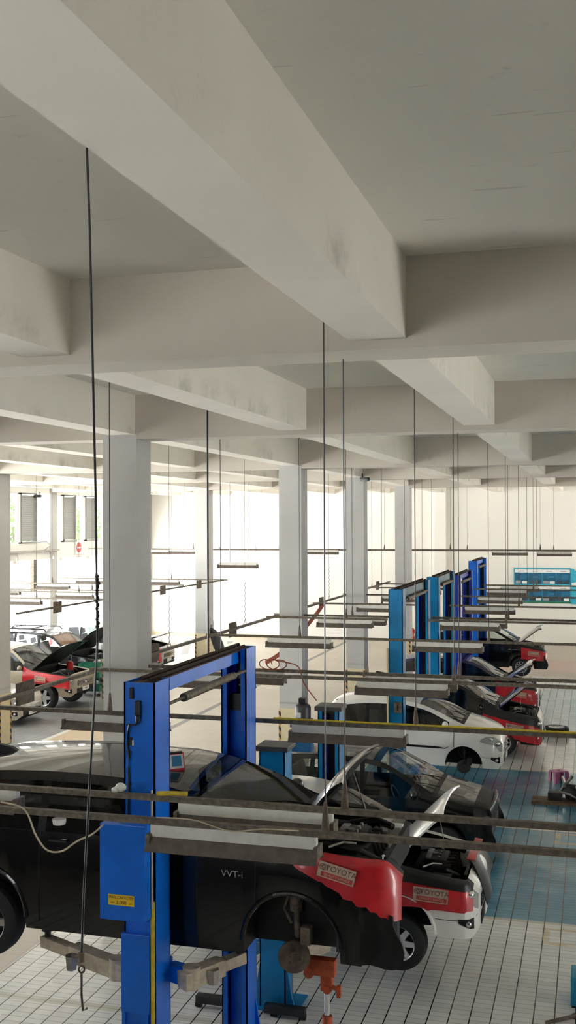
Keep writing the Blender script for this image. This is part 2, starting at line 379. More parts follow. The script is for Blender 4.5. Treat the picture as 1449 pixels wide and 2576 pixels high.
# windows and louvres
k = 0; y = -1.0
prof = [(35.00, 36.2, 'w'), (36.21, 37.4, 'l'), (38.69, 39.55, 'w'), (39.60, 40.66, 'l'), (40.70, 41.56, 'w'), (41.60, 42.62, 'l'), (42.66, 43.6, 'w'), (43.64, 44.7, 'l'), (44.74, 45.7, 'w'), (45.74, 47.9, 'l'),
        (32.9, 34.95, 'l'), (31.2, 32.85, 'w'), (25.0, 29.9, 'w'), (24.1, 24.95, 'l'), (16.0, 22.9, 'w'), (8.2, 13.9, 'w'), (0, 6.9, 'w')]
wi = 0; WIN = None
for a, b, kind in prof:
    if kind == 'w':
        wi += 1; mb = MB(); f = .07
        mb.box((XL-.2, a, 4.69), (XL-.05, a+.05, 6.62)); mb.box((XL-.2, b-.16, 4.69), (XL-.05, b, 6.62)); mb.box((XL-.2, a, 4.69), (XL-.05, b, 4.74)); mb.box((XL-.2, a, 6.57), (XL-.05, b, 6.62))
        o = struct('window_%d' % wi, mb, 'frame_white')
        g = MB().box((XL-.14, a+.05, 4.74), (XL-.13, b-.16, 6.57)).build('pane', 'window_glass', o)
    else:
        mb = MB(); n = 22
        for i in range(n):
            z = 4.80 + i*(1.74/n)
            mb.box((-.005, a+.04, -.058), (.005, b-.04, .058), M=Matrix.Translation((XL-.10, 0, z+.03)) @ Matrix.Rotation(R(-38), 4, 'Y'))
        mb.box((XL-.2, a, 4.69), (XL-.02, a+.05, 6.62)); mb.box((XL-.2, b-.05, 4.69), (XL-.02, b, 6.62)); mb.box((XL-.2, a, 4.69), (XL+.02, b, 4.76)); mb.box((XL-.2, a, 6.58), (XL-.02, b, 6.62))
        struct('trim_2', mb, 'louvre')

# ------------------------------------------------------------------ outside
struct('forecourt', MB().box((-110, -60, -.25), (80, 160, -.21)), 'pavement')
struct('boundary_wall', MB().box((-45.3, 10, -.2), (-45, 91.0, 2.0)).box((-45.35, 10, 1.95), (-44.95, 91.0, 2.1)), 'outside_white')
def tree(x, y, h, r, label, seed):
    q = random.Random(seed)
    t = thing('tree', label, 'tree', (x, y, -.2), 0, 'trees outside the windows')
    MB().tube([(0, 0, 0), (.1, .05, h*.35), (-.05, .1, h*.7)], .16, 8).cyl((0, .05, h*.45), (r*.5, .4, h*.75), .07).cyl((0, .05, h*.5), (-r*.5, -.4, h*.8), .07).build('trunk', 'trunk', t)
    bm = bmesh.new()
    for i in range(1300):
        th, ph = q.uniform(0, 6.28), math.acos(q.uniform(-1, 1)); rr = r*(.35+.65*q.random()**.5)*(1+.25*math.sin(3*th)*math.sin(2*ph))
        c = Vector((rr*math.sin(ph)*math.cos(th), rr*math.sin(ph)*math.sin(th), h*.68+rr*.8*math.cos(ph)))
        n = Vector((q.gauss(0, 1), q.gauss(0, 1), q.gauss(0, 1))).normalized(); u = n.orthogonal().normalized(); w = n.cross(u); s = q.uniform(.12, .28)
        bm.faces.new([bm.verts.new(c+u*s), bm.verts.new(c+w*s*.6), bm.verts.new(c-u*s), bm.verts.new(c-w*s*.6)])
    o = MB(); o.bm.free(); o.bm = bm
    f = o.build('foliage', 'foliage', t)
for i, (x, y, h, r, lb) in enumerate(((-50, 86, 7.6, 3.2, 'broad green tree seen through the window right of the louvre by the wall column'), (-51, 96.5, 7.2, 3.1, 'green tree with a forked trunk seen through the middle window of the left wall'), (-49, 77.0, 6.6, 2.6, 'green tree seen through the window beside the near louvre panel'), (-52, 104.5, 7.0, 2.8, 'pale green tree behind the last louvre panel'))):
    tree(x, y, h, r, lb, 11+i)

# ------------------------------------------------------------------ cars
def interp(tab, d):
    if d <= tab[0][0]: return tab[0][1]
    for (a, u), (b, v) in zip(tab, tab[1:]):
        if d <= b: return u + (v-u)*(d-a)/(b-a) if b > a else v
    return tab[-1][1]
def smooth_interp(tab, d):          # monotone-ish cubic between knots
    n = len(tab)
    if d <= tab[0][0]: return tab[0][1]
    if d >= tab[-1][0]: return tab[-1][1]
    for i in range(n-1):
        a, u = tab[i]; b, v = tab[i+1]
        if a <= d <= b:
            def sl(j):
                if j == 0 or j == n-1: return None
                s0 = (tab[j][1]-tab[j-1][1])/(tab[j][0]-tab[j-1][0]); s1 = (tab[j+1][1]-tab[j][1])/(tab[j+1][0]-tab[j][0])
                return 0 if s0*s1 <= 0 else 2*s0*s1/(s0+s1)
            s = (v-u)/(b-a); m0 = sl(i); m1 = sl(i+1); m0 = s if m0 is None else m0; m1 = s if m1 is None else m1
            t = (d-a)/(b-a); h = b-a
            return (2*t**3-3*t*t+1)*u + (t**3-2*t*t+t)*h*m0 + (-2*t**3+3*t*t)*v + (t**3-t*t)*h*m1
MPV = dict(L=4.58, w=.885, sill=.29, wf=.90, wr=3.66, R=.405, wh=.32, d_h=.13, d_c=1.02, d_t=1.98, rw=(4.33, 4.50), bfloor=.42,
    top=[(0, .70), (.03, .80), (.13, .92), (.5, 1.02), (1.02, 1.13), (1.5, 1.42), (1.98, 1.64), (2.4, 1.70), (3.1, 1.72), (4.0, 1.67), (4.33, 1.60), (4.50, 1.18), (4.58, .95)],
    belt=[(0, .66), (.13, .86), (1.02, 1.03), (4.3, 1.10), (4.58, .9)], win=[(1.30, 2.25), (2.33, 3.15), (3.23, 4.05)])
MPV_NEAR = dict(MPV, sill=.20, wr=3.74, L=4.70, rw=(4.45, 4.62), top=[(0, .80), (.03, .92), (.13, 1.02), (.5, 1.09), (1.02, 1.15), (1.5, 1.36), (1.98, 1.525), (2.4, 1.58), (3.1, 1.60), (4.0, 1.56), (4.45, 1.49), (4.62, 1.12), (4.70, .9)], belt=[(0, .74), (.13, .97), (1.02, 1.06), (4.4, 1.08), (4.70, .9)])
COMPACT = dict(L=4.15, w=.83, sill=.27, wf=.80, wr=3.46, R=.38, wh=.30, d_h=.12, d_c=.92, d_t=1.85, rw=(3.92, 4.06), bfloor=.42,
    top=[(0, .68), (.03, .78), (.12, .88), (.5, .99), (.92, 1.09), (1.4, 1.37), (1.85, 1.57), (2.3, 1.63), (2.9, 1.64), (3.7, 1.58), (3.92, 1.52), (4.06, 1.10), (4.15, .9)],
    belt=[(0, .64), (.12, .82), (.92, 1.0), (3.9, 1.06), (4.15, .88)], win=[(1.20, 2.10), (2.18, 2.95), (3.03, 3.65)])
HATCH = dict(L=3.62, w=.81, sill=.24, wf=.74, wr=3.18, R=.36, wh=.28, d_h=.14, d_c=.74, d_t=1.62, rw=(3.42, 3.55), bfloor=.42,
    top=[(0, .66), (.04, .78), (.14, .86), (.4, .97), (.74, 1.06), (1.2, 1.29), (1.62, 1.44), (2.0, 1.495), (2.5, 1.50), (3.2, 1.44), (3.42, 1.38), (3.55, 1.0), (3.62, .85)],
    belt=[(0, .60), (.14, .80), (.74, .95), (3.4, 1.02), (3.62, .85)], win=[(1.02, 1.90), (1.98, 2.62), (2.70, 3.2)])
SUV = dict(L=4.75, w=.92, sill=.44, wf=.86, wr=3.68, R=.47, wh=.385, d_h=.12, d_c=1.30, d_t=2.05, rw=(4.55, 4.66), bfloor=.45,
    top=[(0, .86), (.04, 1.0), (.12, 1.06), (.6, 1.15), (1.30, 1.22), (1.7, 1.53), (2.05, 1.76), (2.5, 1.83), (3.2, 1.86), (4.2, 1.84), (4.55, 1.78), (4.66, 1.3), (4.75, 1.05)],
    belt=[(0, .80), (.12, .98), (1.30, 1.12), (4.5, 1.2), (4.75, 1.0)], win=[(1.55, 2.4), (2.5, 3.3), (3.4, 4.3)])
SEDAN = dict(L=4.3, w=.84, sill=.22, wf=.82, wr=3.35, R=.37, wh=.30, d_h=.14, d_c=1.05, d_t=1.85, rw=(3.1, 3.75), bfloor=.42,
    top=[(0, .60), (.04, .72), (.14, .80), (.5, .88), (1.05, .97), (1.5, 1.24), (1.85, 1.40), (2.3, 1.46), (2.7, 1.45), (3.1, 1.38), (3.75, 1.05), (4.2, .98), (4.3, .8)],
    belt=[(0, .56), (.14, .75), (1.05, .90), (3.8, .96), (4.3, .75)], win=[(1.3, 2.2), (2.28, 3.0)])

class Car:
    def __init__(c, P):
        c.P = P; L = P['L']; w = P['w']
        c.wt = [(0, .66*w), (.05, .80*w), (.15, .90*w), (.32, .965*w), (.6, w), (L-.5, w), (L-.12, .94*w), (L, .80*w)]
        c.zb = [(0, P['sill']+.06), (.08, P['sill']-.03), (.5, P['sill']), (L-.4, P['sill']+.02), (L, P['sill']+.15)]
    def section(c, d, bay=False):
        P = c.P; w = interp(c.wt, d); top = smooth_interp(P['top'], d); belt = min(interp(P['belt'], d), top-.02)
        zb = interp(c.zb, d); za = zb
        for xw in (P['wf'], P['wr']):
            q = P['R']**2-(d-xw)**2
            if q > 0: za = max(za, P['wh']+math.sqrt(q)*1.0)
        t = max(0, min(1, (top-belt-.08)/.30))
        z7 = (1-t)*(belt+.55*(top-belt)) + t*(top-.115); z8 = (1-t)*(top-.010) + t*(top-.04)
        z9 = (1-t)*(top-.003) + t*(top-.010)
        wb = w*.955; y7 = (1-t)*w*.925 + t*(wb-.30*(z7-belt)); y8 = (1-t)*w*.84 + t*(y7-.045); y9 = y8*.55
        zm = max(za+.05, zb+.18+.10*(belt-zb)); z5 = max(belt-.14, zm+.02); z5 = min(z5, belt-.01)
        pts = [(0, zb), (.60*w, zb), (.62*w, max(za, zb)), (w*.975, za), (w*1.0, zm), (w*.988, z5), (wb, belt), (y7, z7), (y8, z8), (y9, z9), (0, top)]
        if bay:
            f = P['bfloor']
            pts[7] = (w*.90, belt+.035); pts[8] = (w*.845, belt+.015); pts[9] = (w*.80, belt-f+.1); pts[10] = (0, belt-f+.1)
        return pts
    def surf(c, d, s, side=-1, off=0.0, bay=False):
        def pt(d, s):
            q = c.section(max(0, min(c.P['L'], d)), bay); s = max(0, min(9.999, s)); i = int(s); f = s-i
            return Vector((-d, side*(q[i][0]+(q[i+1][0]-q[i][0])*f), q[i][1]+(q[i+1][1]-q[i][1])*f))
        p = pt(d, s)
        if off:
            a = pt(d+.02, s)-pt(d-.02, s); b = pt(d, s+.05)-pt(d, s-.05); n = a.cross(b)
            if n.length < 1e-9: n = Vector((0, side, 0))
            n.normalize()
            if n.dot(Vector((0, p.y, p.z-.75)) + Vector((.25 if d < .3 else 0, 0, 0))) < 0: n = -n
            p = p+n*off
        return p
def grid_mesh(fn, nu, nv, thick=None):
    mb = MB(); V = [[mb.bm.verts.new(fn(i/nu, j/nv)) for j in range(nv+1)] for i in range(nu+1)]
    for i in range(nu):
        for j in range(nv): mb.bm.faces.new((V[i][j], V[i+1][j], V[i+1][j+1], V[i][j+1]))
    if thick:
        bmesh.ops.recalc_face_normals(mb.bm, faces=mb.bm.faces[:])
        bmesh.ops.solidify(mb.bm, geom=mb.bm.faces[:], thickness=thick)
    return mb

def wheel(parent, c, r, side, style=0, steer=0.0):
    M = Matrix.Translation(c) @ Matrix.Rotation(steer, 4, 'Z') @ Matrix.Rotation(R(90)*(-side), 4, 'X')   # local +Z points outwards
    h = r*.34; mb = MB()
    mb.lathe([(r*.60, h*.9), (r*.72, h*1.02), (r*.88, h*1.0), (r*.97, h*.8), (r, h*.45), (r, -h*.45), (r*.97, -h*.8), (r*.88, -h), (r*.62, -h), (r*.58, 0)], M, 40, closed=True)
    for i in range(3): mb.lathe([(r*1.004, -h*.32+i*h*.3), (r*1.004, -h*.26+i*h*.3)], M, 40)
    w = mb.build('wheel', 'rubber', parent, True)
    mb = MB(); mb.lathe([(r*.615, h*.95), (r*.63, h*.98), (r*.60, h*.9), (r*.56, h*.55), (r*.57, -h*.8)], M, 40)
    n = (5, 7, 10)[style]
    for i in range(n):
        A = M @ Matrix.Rotation(i*2*math.pi/n, 4, 'Z')
        wd = r*(.11, .085, .05)[style]
        mb.prism([(r*.08, -wd*1.5), (r*.60, -wd), (r*.60, wd), (r*.08, wd*1.5)], 'z', h*.52, h*.78, M=A)
    mb.lathe([(0, h*.86), (r*.12, h*.84), (r*.15, h*.6), (r*.15, h*.3)], M, 20)
    mb.build('rim', 'alloy', w, True)
    mb = MB(); mb.lathe([(0, h*.1), (r*.57, h*.1), (r*.57, -h*.2), (0, -h*.2)], M, 24); mb.build('brake_drum', 'engine_dark', w, True)
    return w

def make_car(name, label, cat, P, X, Y, lift, paint, hood=None, bumper_off=False, missing=(), style=0, seats=True, glass='glass_tint', group=None, rz=0, plate=None, rack=False, fin=False, spoiler=False, seam=True, grille='dark_plastic', badge=False, handle=True, fascia=None, trim=None, droop=0, hood_len=1.0):
    c = Car(P); t = thing(name, label, cat, (X, Y, lift), rz, group)
    L, w = P['L'], P['w']; bayed = hood is not None
    ds = set([0, .015, .03, .05, .08, .12, .15, .2, .32, P['d_h'], P['d_c'], P['d_t'], *P['rw'], L, L-.02, L-.05, L-.12])
    for a, b in P['win']: ds |= {a, b}
    x = 0
    while x < L: ds.add(round(x, 3)); x += .11
    for xw in (P['wf'], P['wr']):
        for i in range(17):
            th = math.pi*i/16; ds.add(round(xw-P['R']*math.cos(th)*.9995, 4))
        ds |= {round(xw-P['R']-.006, 4), round(xw+P['R']+.006, 4)}
    st = []
    for d in sorted(ds):
        bay = bayed and P['d_h'] < d < P['d_c']-.001
        if bayed and abs(d-P['d_h']) < 1e-6: st += [(d, False), (d+.008, True)]
        elif bayed and abs(d-P['d_c']) < 1e-6: st += [(d-.012, True), (d, False)]
        elif bay and (d-P['d_h'] < .012 or P['d_c']-d < .014): continue
        else: st.append((d, bay))
    clipped = bumper_off and bayed        # nose taken off: only the near wing still reaches forward
    bm = bmesh.new(); rings = []
    for d, bay in st:
        q = c.section(d, bay)
        if bumper_off and d < .30:      # front skin removed: the core support stands further back
            q = [(y*.90, z if i > 3 else max(z, P['sill']+.10)) for i, (y, z) in enumerate(q)]
        xx = -max(d, .06) if bumper_off else -d
        r = [bm.verts.new((xx, -y, z)) for y, z in q]; l = [r[0]] + [bm.verts.new((xx, y, z)) for y, z in q[1:-1]] + [r[10]]
        rings.append((r, l))
    cats = {}
    def put(f, k): cats.setdefault(k, []).append(f)
    for (da, ba), (db, bb), A, B in zip(st, st[1:], rings, rings[1:]):
        dm = (da+db)/2
        for side in (0, 1):
            for j in range(10):
                a, b = A[side], B[side]
                vs = [a[j], b[j], b[j+1], a[j+1]]; vs = list(dict.fromkeys(vs))
                try: f = bm.faces.new(vs)
                except ValueError: continue
                k = 'body'
                if j <= 2: k = 'dark'
                elif ba or bb:
                    if j >= 8: k = 'dark'
                elif j == 6 and any(u-1e-4 < dm < v+1e-4 for u, v in P['win']): k = 'side%d' % side
                elif j == 6 and P['win'][0][1] < dm < P['win'][-1][0]: k = 'dark'
                elif j >= 8 and P['d_c'] < dm < P['d_t']: k = 'ws'
                elif j >= 8 and P['rw'][0] < dm < P['rw'][1]: k = 'rw'
                if bumper_off and dm < .34 and j >= 3: k = 'dark'
                if clipped and dm < .48 and (side == 1 or j <= 2 or j >= 8): bm.faces.remove(f); continue
                put(f, k)
    for ring in (rings[0], rings[-1]):
        if clipped and ring is rings[0]: continue
        try: put(bm.faces.new(ring[0] + ring[1][1:-1][::-1]), 'dark' if (bumper_off and ring is rings[0]) else 'body')
        except ValueError: pass
    bmesh.ops.recalc_face_normals(bm, faces=bm.faces[:])
    def extract(keys):
        nb = MB(); mp = {}
        for mi, k in enumerate(keys):
            for f in cats.get(k, []):
                vs = []
                for v in f.verts:
                    if v not in mp: mp[v] = nb.bm.verts.new(v.co)
                    vs.append(mp[v])
                try: nb.bm.faces.new(vs).material_index = mi
                except ValueError: pass
        return nb
    body = extract(['body', 'dark']).build('body', [paint, 'dark_plastic'], t, True, sharp=32)
    for k, nm in (('ws', 'windshield'), ('rw', 'rear_window'), ('side0', 'side_window'), ('side1', 'side_window')):
        if cats.get(k): extract([k]).build(nm, glass, t, True)
    bm.free()
    # black frames round the windscreen, door seams, sill line
    if seam:
        mb = MB()
        for s in (-1, 1):
            for d in [P['win'][0][0]-.10 if P is not SUV else 1.42] + [(b+a2)/2 for (_, b), (a2, _) in zip(P['win'], P['win'][1:])]:
                g = grid_mesh(lambda u, v: c.surf(d+.010*u, 3.3+2.7*v, s, .0025), 1, 8); mb.merge(g.bm)
            if not bayed:
                g = grid_mesh(lambda u, v: c.surf(P['d_h']+.02+(P['d_c']-P['d_h']-.02)*u, 7.02+.10*v, s, .003), 10, 1); mb.merge(g.bm)
        mb.build('door_seam', 'dark_plastic', t)
        mb = MB()
        g = grid_mesh(lambda u, v: c.surf(P['d_c']-.005+.07*u, 8.05+1.95*v, -1, .004), 2, 8); mb.merge(g.bm)
        g = grid_mesh(lambda u, v: c.surf(P['d_c']-.005+.07*u, 8.05+1.95*v, 1, .004), 2, 8); mb.merge(g.bm)
        mb.build('cowl', 'dark_plastic', t, True)
        for yy in (-.35, .25):
            mb = MB(); z0 = smooth_interp(P['top'], P['d_c']+.02); z1 = smooth_interp(P['top'], P['d_c']+.42)
            mb.tube([(-P['d_c'], yy, z0+.02), (-P['d_c']-.18, yy-.16, (z0+smooth_interp(P['top'], P['d_c']+.2))/2+.045), (-P['d_c']-.32, yy-.42, z0+(z1-z0)*.72)], .008, 6)
            mb.build('wiper', 'dark_plastic', t)
    # door handles and mirrors
    if handle:
        for s in (-1, 1):
            for (a, b) in P['win'][:2]:
                d = b-.14; p = c.surf(d, 5.55, s, .02)
                MB().bbox((p.x-.09, p.y-.012, p.z-.016), (p.x+.09, p.y+.012, p.z+.016), .008).build('door_handle', paint if paint in ('white_paint',) else 'mirror_dark', t, True)
    for s in (-1, 1):
        p = c.surf(P['win'][0][0]+.08, 6.1, s, .02)
        mb = MB(); M = Matrix.Translation((p.x+.02, p.y+s*.11, p.z+.07)) @ Matrix.Rotation(R(-14*s), 4, 'Z')
        mb.sphere((0, 0, 0), .1, (.62, 1.15, .78), 14); 
        for v in mb.bm.verts: v.co = M @ v.co
        mb.cyl((p.x+.02, p.y-s*.02, p.z+.02), (p.x+.02, p.y+s*.06, p.z+.04), .022)
        mb.build('side_mirror', paint, t, True)
    # lamps
    if not bumper_off:
        for s in (-1, 1):
            g = grid_mesh(lambda u, v: c.surf(.02+.40*u, 5.05+(.30+1.55*(1-u**1.5))*v*(1 if u < .99 else .9), s, .010), 12, 6, .012)
            hl = g.build('headlight', 'lamp_glass', t, True)
            p = c.surf(.09, 5.7, s, -.01); MB().sphere(p, .055, (1, 1, .9), 12).build('reflector', 'chrome', hl, True)
            p = c.surf(.22, 5.7, s, .0); MB().sphere(p, .042, (1, .5, .9), 12).build('reflector', 'chrome', hl, True)
    for s in (-1, 1):
        g = grid_mesh(lambda u, v: c.surf(L-.03-.22*u, 5.1+1.6*v, s, .008), 5, 5, .01); g.build('tail_light', 'lens_red', t, True)
    # nose
    zt = smooth_interp(P['top'], 0)
    hw = .66*w
    if not bumper_off:
        mb = MB(); mb.bbox((-.02, -hw*.78, zt-.16), (.012, hw*.78, zt-.02), .01)
        gr = mb.build('grille', grille, t, True)
        mb = MB()
        for i in range(4): mb.box((.010, -hw*.72, zt-.145+i*.036), (.018, hw*.72, zt-.135+i*.036))
        mb.build('grille_bar', 'chrome' if grille == 'dark_plastic' else 'alloy', gr)
        if badge:
            mb = MB(); M = Matrix.Translation((.024, 0, zt-.085)) @ Matrix.Rotation(R(90), 4, 'Y')
            for rr, sx, sy in ((.055, .72, 1), (.034, .5, .95), (.03, .35, 1.4)):
                tb = MB().lathe([(rr-.005, 0), (rr, .006), (rr+.005, 0), (rr, -.006)], Matrix.Identity(4), 20, closed=True)
                mb.merge(tb.bm, M @ Matrix.Diagonal((sx, sy, 1, 1)))
            mb.build('emblem', 'chrome', gr, True)
        mb = MB(); mb.bbox((-.03, -hw*.85, P['sill']+.06), (.016, hw*.85, P['sill']+.19), .012); mb.build('lower_intake', 'dark_plastic', t, True)
        for s in (-1, 1):
            g = grid_mesh(lambda u, v: c.surf(.06+.16*u, 3.95-.55*v+.35*u*v, s, .012), 4, 4, .01); fl = g.build('fog_lamp_bezel', 'dark_plastic', t, True)
            p = c.surf(.12, 3.72, s, .015); MB().sphere(p, .035, (1, .7, 1), 10).build('fog_lamp', 'chrome', fl, True)
        g = grid_mesh(lambda u, v: c.surf(.02+.46*u, 3.86+.03*v, -1, .004), 10, 1); g.build('bumper_seam', 'dark_plastic', t)
        pz = zt-.28
        pl = MB().bbox((.012, -.20, pz-.055), (.03, .20, pz+.055), .004).build('number_plate', 'plastic_white' if plate else 'paper_white', t)
        if plate: text('plate_number', plate, .075, 'label_ink', pl, (.0315, 0, pz), (R(90), 0, R(90)))
    else:
        fo = Matrix.Translation((-.40 if clipped else 0, 0, 0))
        mb = MB(); mb.bbox((-.12, -w*.72, .42), (-.05, w*.72, .55), .01); mb.tube([(-.10, -w*.80, .86), (-.06, -w*.4, .89), (-.05, 0, .9), (-.06, w*.4, .89), (-.10, w*.8, .86)], .03, 8)
        mb.bbox((-.10, -.05, .55), (-.07, .05, .86), .005); mb.tube([(-.08, -w*.7, .56), (-.07, -w*.72, .7), (-.08, -w*.74, .84)], .025)
        if clipped: mb.box((-.13, -w*.93, P['sill']+.08), (-.10, w*.93, .72))
        mb.bm.transform(fo); mb.build('bumper_beam', 'black_metal', t, True)
        mb = MB(); mb.box((-.18, -w*.55, .45), (-.13, w*.55, .84)); mb.bm.transform(fo); mb.build('radiator', 'engine_metal', t)
        for s in (-1, 1):      # torn-loose splash shields left hanging in front of the wheels
            mb = MB(); mb.merge(grid_mesh(lambda u, v: Vector((-.02-.36*u+.05*math.sin(5*v), s*(w*.90+.03*math.sin(7*u+3*v)), P['sill']-.02+.42*v+.06*u*v)), 6, 6, .012).bm)
            if clipped and s > 0: mb.bm.transform(fo)
            mb.build('splash_shield', 'dark_plastic', t, True)
        if fascia:
            for s in (-1, 1):
                p = c.surf(.12, 5.2, s, 0); mb = MB(); mb.sphere((p.x-.05, p.y-s*.12, p.z), .12, (1.2, .9, .6), 14); mb.build('headlight', 'lamp_glass', t, True)
    # roof details
    if fin:
        z = smooth_interp(P['top'], L-.7); mb = MB(); mb.prism([(-L+.50, z-.01), (-L+.84, z-.015), (-L+.73, z+.04), (-L+.56, z+.07)], 'y', -.025, .025)
        mb.build('roof_antenna', 'black_metal', t, True)
    if spoiler:
        d0 = P['rw'][0]; z = smooth_interp(P['top'], d0)
        g = grid_mesh(lambda u, v: Vector((-d0+.15-.42*u, (v-.5)*1.25*(1-.08*u), z+.03+.015*math.sin(3*u)-.05*(2*v-1)**4-.04*u)), 5, 10, .03); g.build('roof_spoiler', paint, t, True)
    if rack:
        mb = MB(); z = smooth_interp(P['top'], 3.0)
        for s in (-1, 1): mb.tube([(-2.3, s*.56, z-.03), (-2.4, s*.56, z+.05), (-4.1, s*.56, z+.05), (-4.25, s*.56, z-.04)], .018)
        mb.cyl((-2.9, -.56, z+.06), (-2.9, .56, z+.06), .016); mb.cyl((-3.7, -.56, z+.06), (-3.7, .56, z+.06), .016)
        mb.build('roof_rack', 'dark_plastic', t, True)
    if trim:
        g = grid_mesh(lambda u, v: c.surf(P['win'][0][0]-.02+1.0*u, 4.25+.12*v*min(1, 4*u), -1, .012), 10, 2, .008); g.build('side_moulding', 'dark_plastic', t, True)
    # cabin
    if seats:
        mb = MB(); fl = P['sill']+.12
        for d in (P['d_t']+.45, P['d_t']+1.3):
            for s in (-.36, .36):
                M = Matrix.Translation((-d, s, fl)); mb.bbox((-.24, -.23, .10), (.26, .23, .28), .05, M=M)
                mb.bbox((-.08, -.22, 0), (.06, .22, .62), .05, M=M @ Matrix.Translation((-.22, 0, .24)) @ Matrix.Rotation(R(-14), 4, 'Y'))
                mb.bbox((-.06, -.12, 0), (.05, .12, .18), .04, M=M @ Matrix.Translation((-.38, 0, .86)) @ Matrix.Rotation(R(-8), 4, 'Y'))
        mb.build('seat', 'seat_fabric', t, True)
        mb = MB(); zc = interp(P['belt'], P['d_c'])
        mb.bbox((-P['d_c']-.55, -w*.82, zc-.25), (-P['d_c']-.12, w*.82, zc-.02), .06)
        mb.lathe([(.16, -.012), (.185, 0), (.16, .012), (.15, 0)], Matrix.Translation((-P['d_c']-.72, -.36, zc-.05)) @ Matrix.Rotation(R(62), 4, 'Y'), 20, closed=True)
        mb.build('dashboard', 'seat_fabric', t, True)
    # wheels, or the bare hub where the wheel is off
    for i, d in enumerate((P['wf'], P['wr'])):
        for s in (-1, 1):
            yy = s*(w-.115)
            if (i, s) in missing:
                mb = MB(); M = Matrix.Translation((-d, yy, P['wh']-.06-droop)) @ Matrix.Rotation(R(90)*(-s), 4, 'X') @ Matrix.Rotation(R(16), 4, 'Y')
                mb.lathe([(0, .03), (.06, .03), (.065, .0), (.075, -.02), (.135, -.02), (.135, -.045), (.04, -.05), (0, -.05)], M, 28)
                for k in range(5): mb.cyl(M @ Vector((.045*math.cos(k*1.2566), .045*math.sin(k*1.2566), .02)), M @ Vector((.045*math.cos(k*1.2566), .045*math.sin(k*1.2566), .055)), .007, 6)
                mb.bbox((-d+.06, yy-.05, P['wh']-.02), (-d+.15, yy+.05, P['wh']+.13), .02)
                mb.build('brake_disc', 'rusty_iron' if droop else 'engine_dark', t, True)
                mb = MB(); iy = yy-s*.10
                mb.cyl((-d, iy, P['wh']), (-d-.03, iy-s*.08, P['wh']+.36), .026); mb.cyl((-d-.03, iy-s*.08, P['wh']+.18), (-d-.04, iy-s*.1, P['wh']+.40), .055)
                mb.tube([(-d, iy, P['wh']-.12), (-d-.1, iy-s*.2, P['wh']-.12), (-d-.15, iy-s*.42, P['wh']-.06)], .03); mb.cyl((-d, iy, P['wh']), (-d, iy-s*.5, P['wh']), .022)
                mb.tube([(-d-.05, iy, P['wh']+.1), (-d-.13, iy-s*.05, P['wh']+.2), (-d-.1, iy-s*.1, P['wh']+.3)], .012)
                mb.build('suspension_strut', 'rusty_iron' if droop else 'engine_dark', t, True)
            else: wheel(t, (-d, yy, P['wh']-droop), P['wh'], s, style, R(-6) if i == 0 else 0)
    if droop:
        for d in (P['wf'], P['wr']):
            for s in (-1, 1):
                pts = []
                for k in range(25):
                    a = math.pi*k/24; r_ = P['R']+.012; dd = d-r_*math.cos(a); z = P['wh']+r_*math.sin(a); pts.append((-dd, s*(interp(c.wt, dd)*.985+.004), z))
                MB().tube(pts, .022, 8).build('arch_trim', paint, t, True)
    # open bonnet and engine bay
    if bayed:
        h0, h1 = P['d_h'], P['d_c']; zh = smooth_interp(P['top'], h1); ang = R(hood)
        piv = Vector((-h1+.02, 0, zh))
        def hp(u, v):
            d = h1+(h0-h1)*u*hood_len; q = c.section(d); y = (v*2-1)*q[7][0]*(1-.0*u); a = abs(v*2-1); z = q[10][1]-.055*a**3.0-(.03*max(0, (u-.9)*10) if u > .9 else 0)
            p = Vector((-d, y, z))-piv; return piv + Matrix.Rotation(-ang, 3, 'Y') @ p
        g = grid_mesh(hp, 14, 14, -.022); ho = g.build('bonnet', paint, t, True)
        def hi(u, v):
            p = hp(.05+.88*u, .06+.88*v); n = Matrix.Rotation(-ang, 3, 'Y') @ Vector((0, 0, -1)); return p+n*(.026+.016*(math.sin(12*v)**2)*(math.sin(9*u)**2))
        grid_mesh(hi, 14, 14).build('bonnet_liner', 'dark_plastic', ho, True)
        e = hp(.55, .93); mb = MB().cyl((-h1+.45, w*.72, interp(P['belt'], h1-.45)), e, .006, 6); mb.build('prop_rod', 'steel', t)
        zf = interp(P['belt'], (h0+h1)/2); m = (h0+h1)/2
        mb = MB(); mb.bbox((-m-.24, -.26, zf-.36), (-m+.20, .30, zf-.04), .03); mb.bbox((-m-.14, -.20, zf-.05), (-m+.14, .22, zf+.02), .03)
        for k in range(4): mb.tube([(-m+.12, -.16+.12*k, zf-.02), (-m+.22, -.16+.12*k, zf-.01), (-m+.27, -.16+.12*k, zf-.16)], .022)
        mb.tube([(-m+.30, .35, zf-.02), (-m+.12, .46, zf+.01), (-m-.12, .44, zf-.04), (-m-.26, .30, zf-.02)], .032); mb.tube([(-m+.33, -.40, zf-.1), (-m+.18, -.46, zf-.01), (-m-.05, -.36, zf-.02)], .025)
        mb.bbox((-m-.30, .36, zf-.28), (-m+.02, .60, zf-.05), .03); mb.build('engine', 'engine_dark', t, True)
        mb = MB(); mb.cyl((-m-.02, .02, zf+.015), (-m-.02, .02, zf+.035), .04); mb.bbox((-m-.12, -.18, zf+.005), (-m-.05, .2, zf+.03), .01); mb.tube([(-m+.1, -.3, zf), (-m, -.36, zf+.02), (-m-.1, -.5, zf+.01)], .012)
        for k in range(4): mb.cyl((-m+.05, -.15+.11*k, zf+.01), (-m+.05, -.15+.11*k, zf+.045), .016)
        mb.build('engine_cover', 'engine_metal', t, True)
        MB().bbox((-m+.02, -w*.78, zf-.22), (-m+.26, -w*.78+.17, zf-.03), .012).build('battery', 'dark_plastic', t, True)
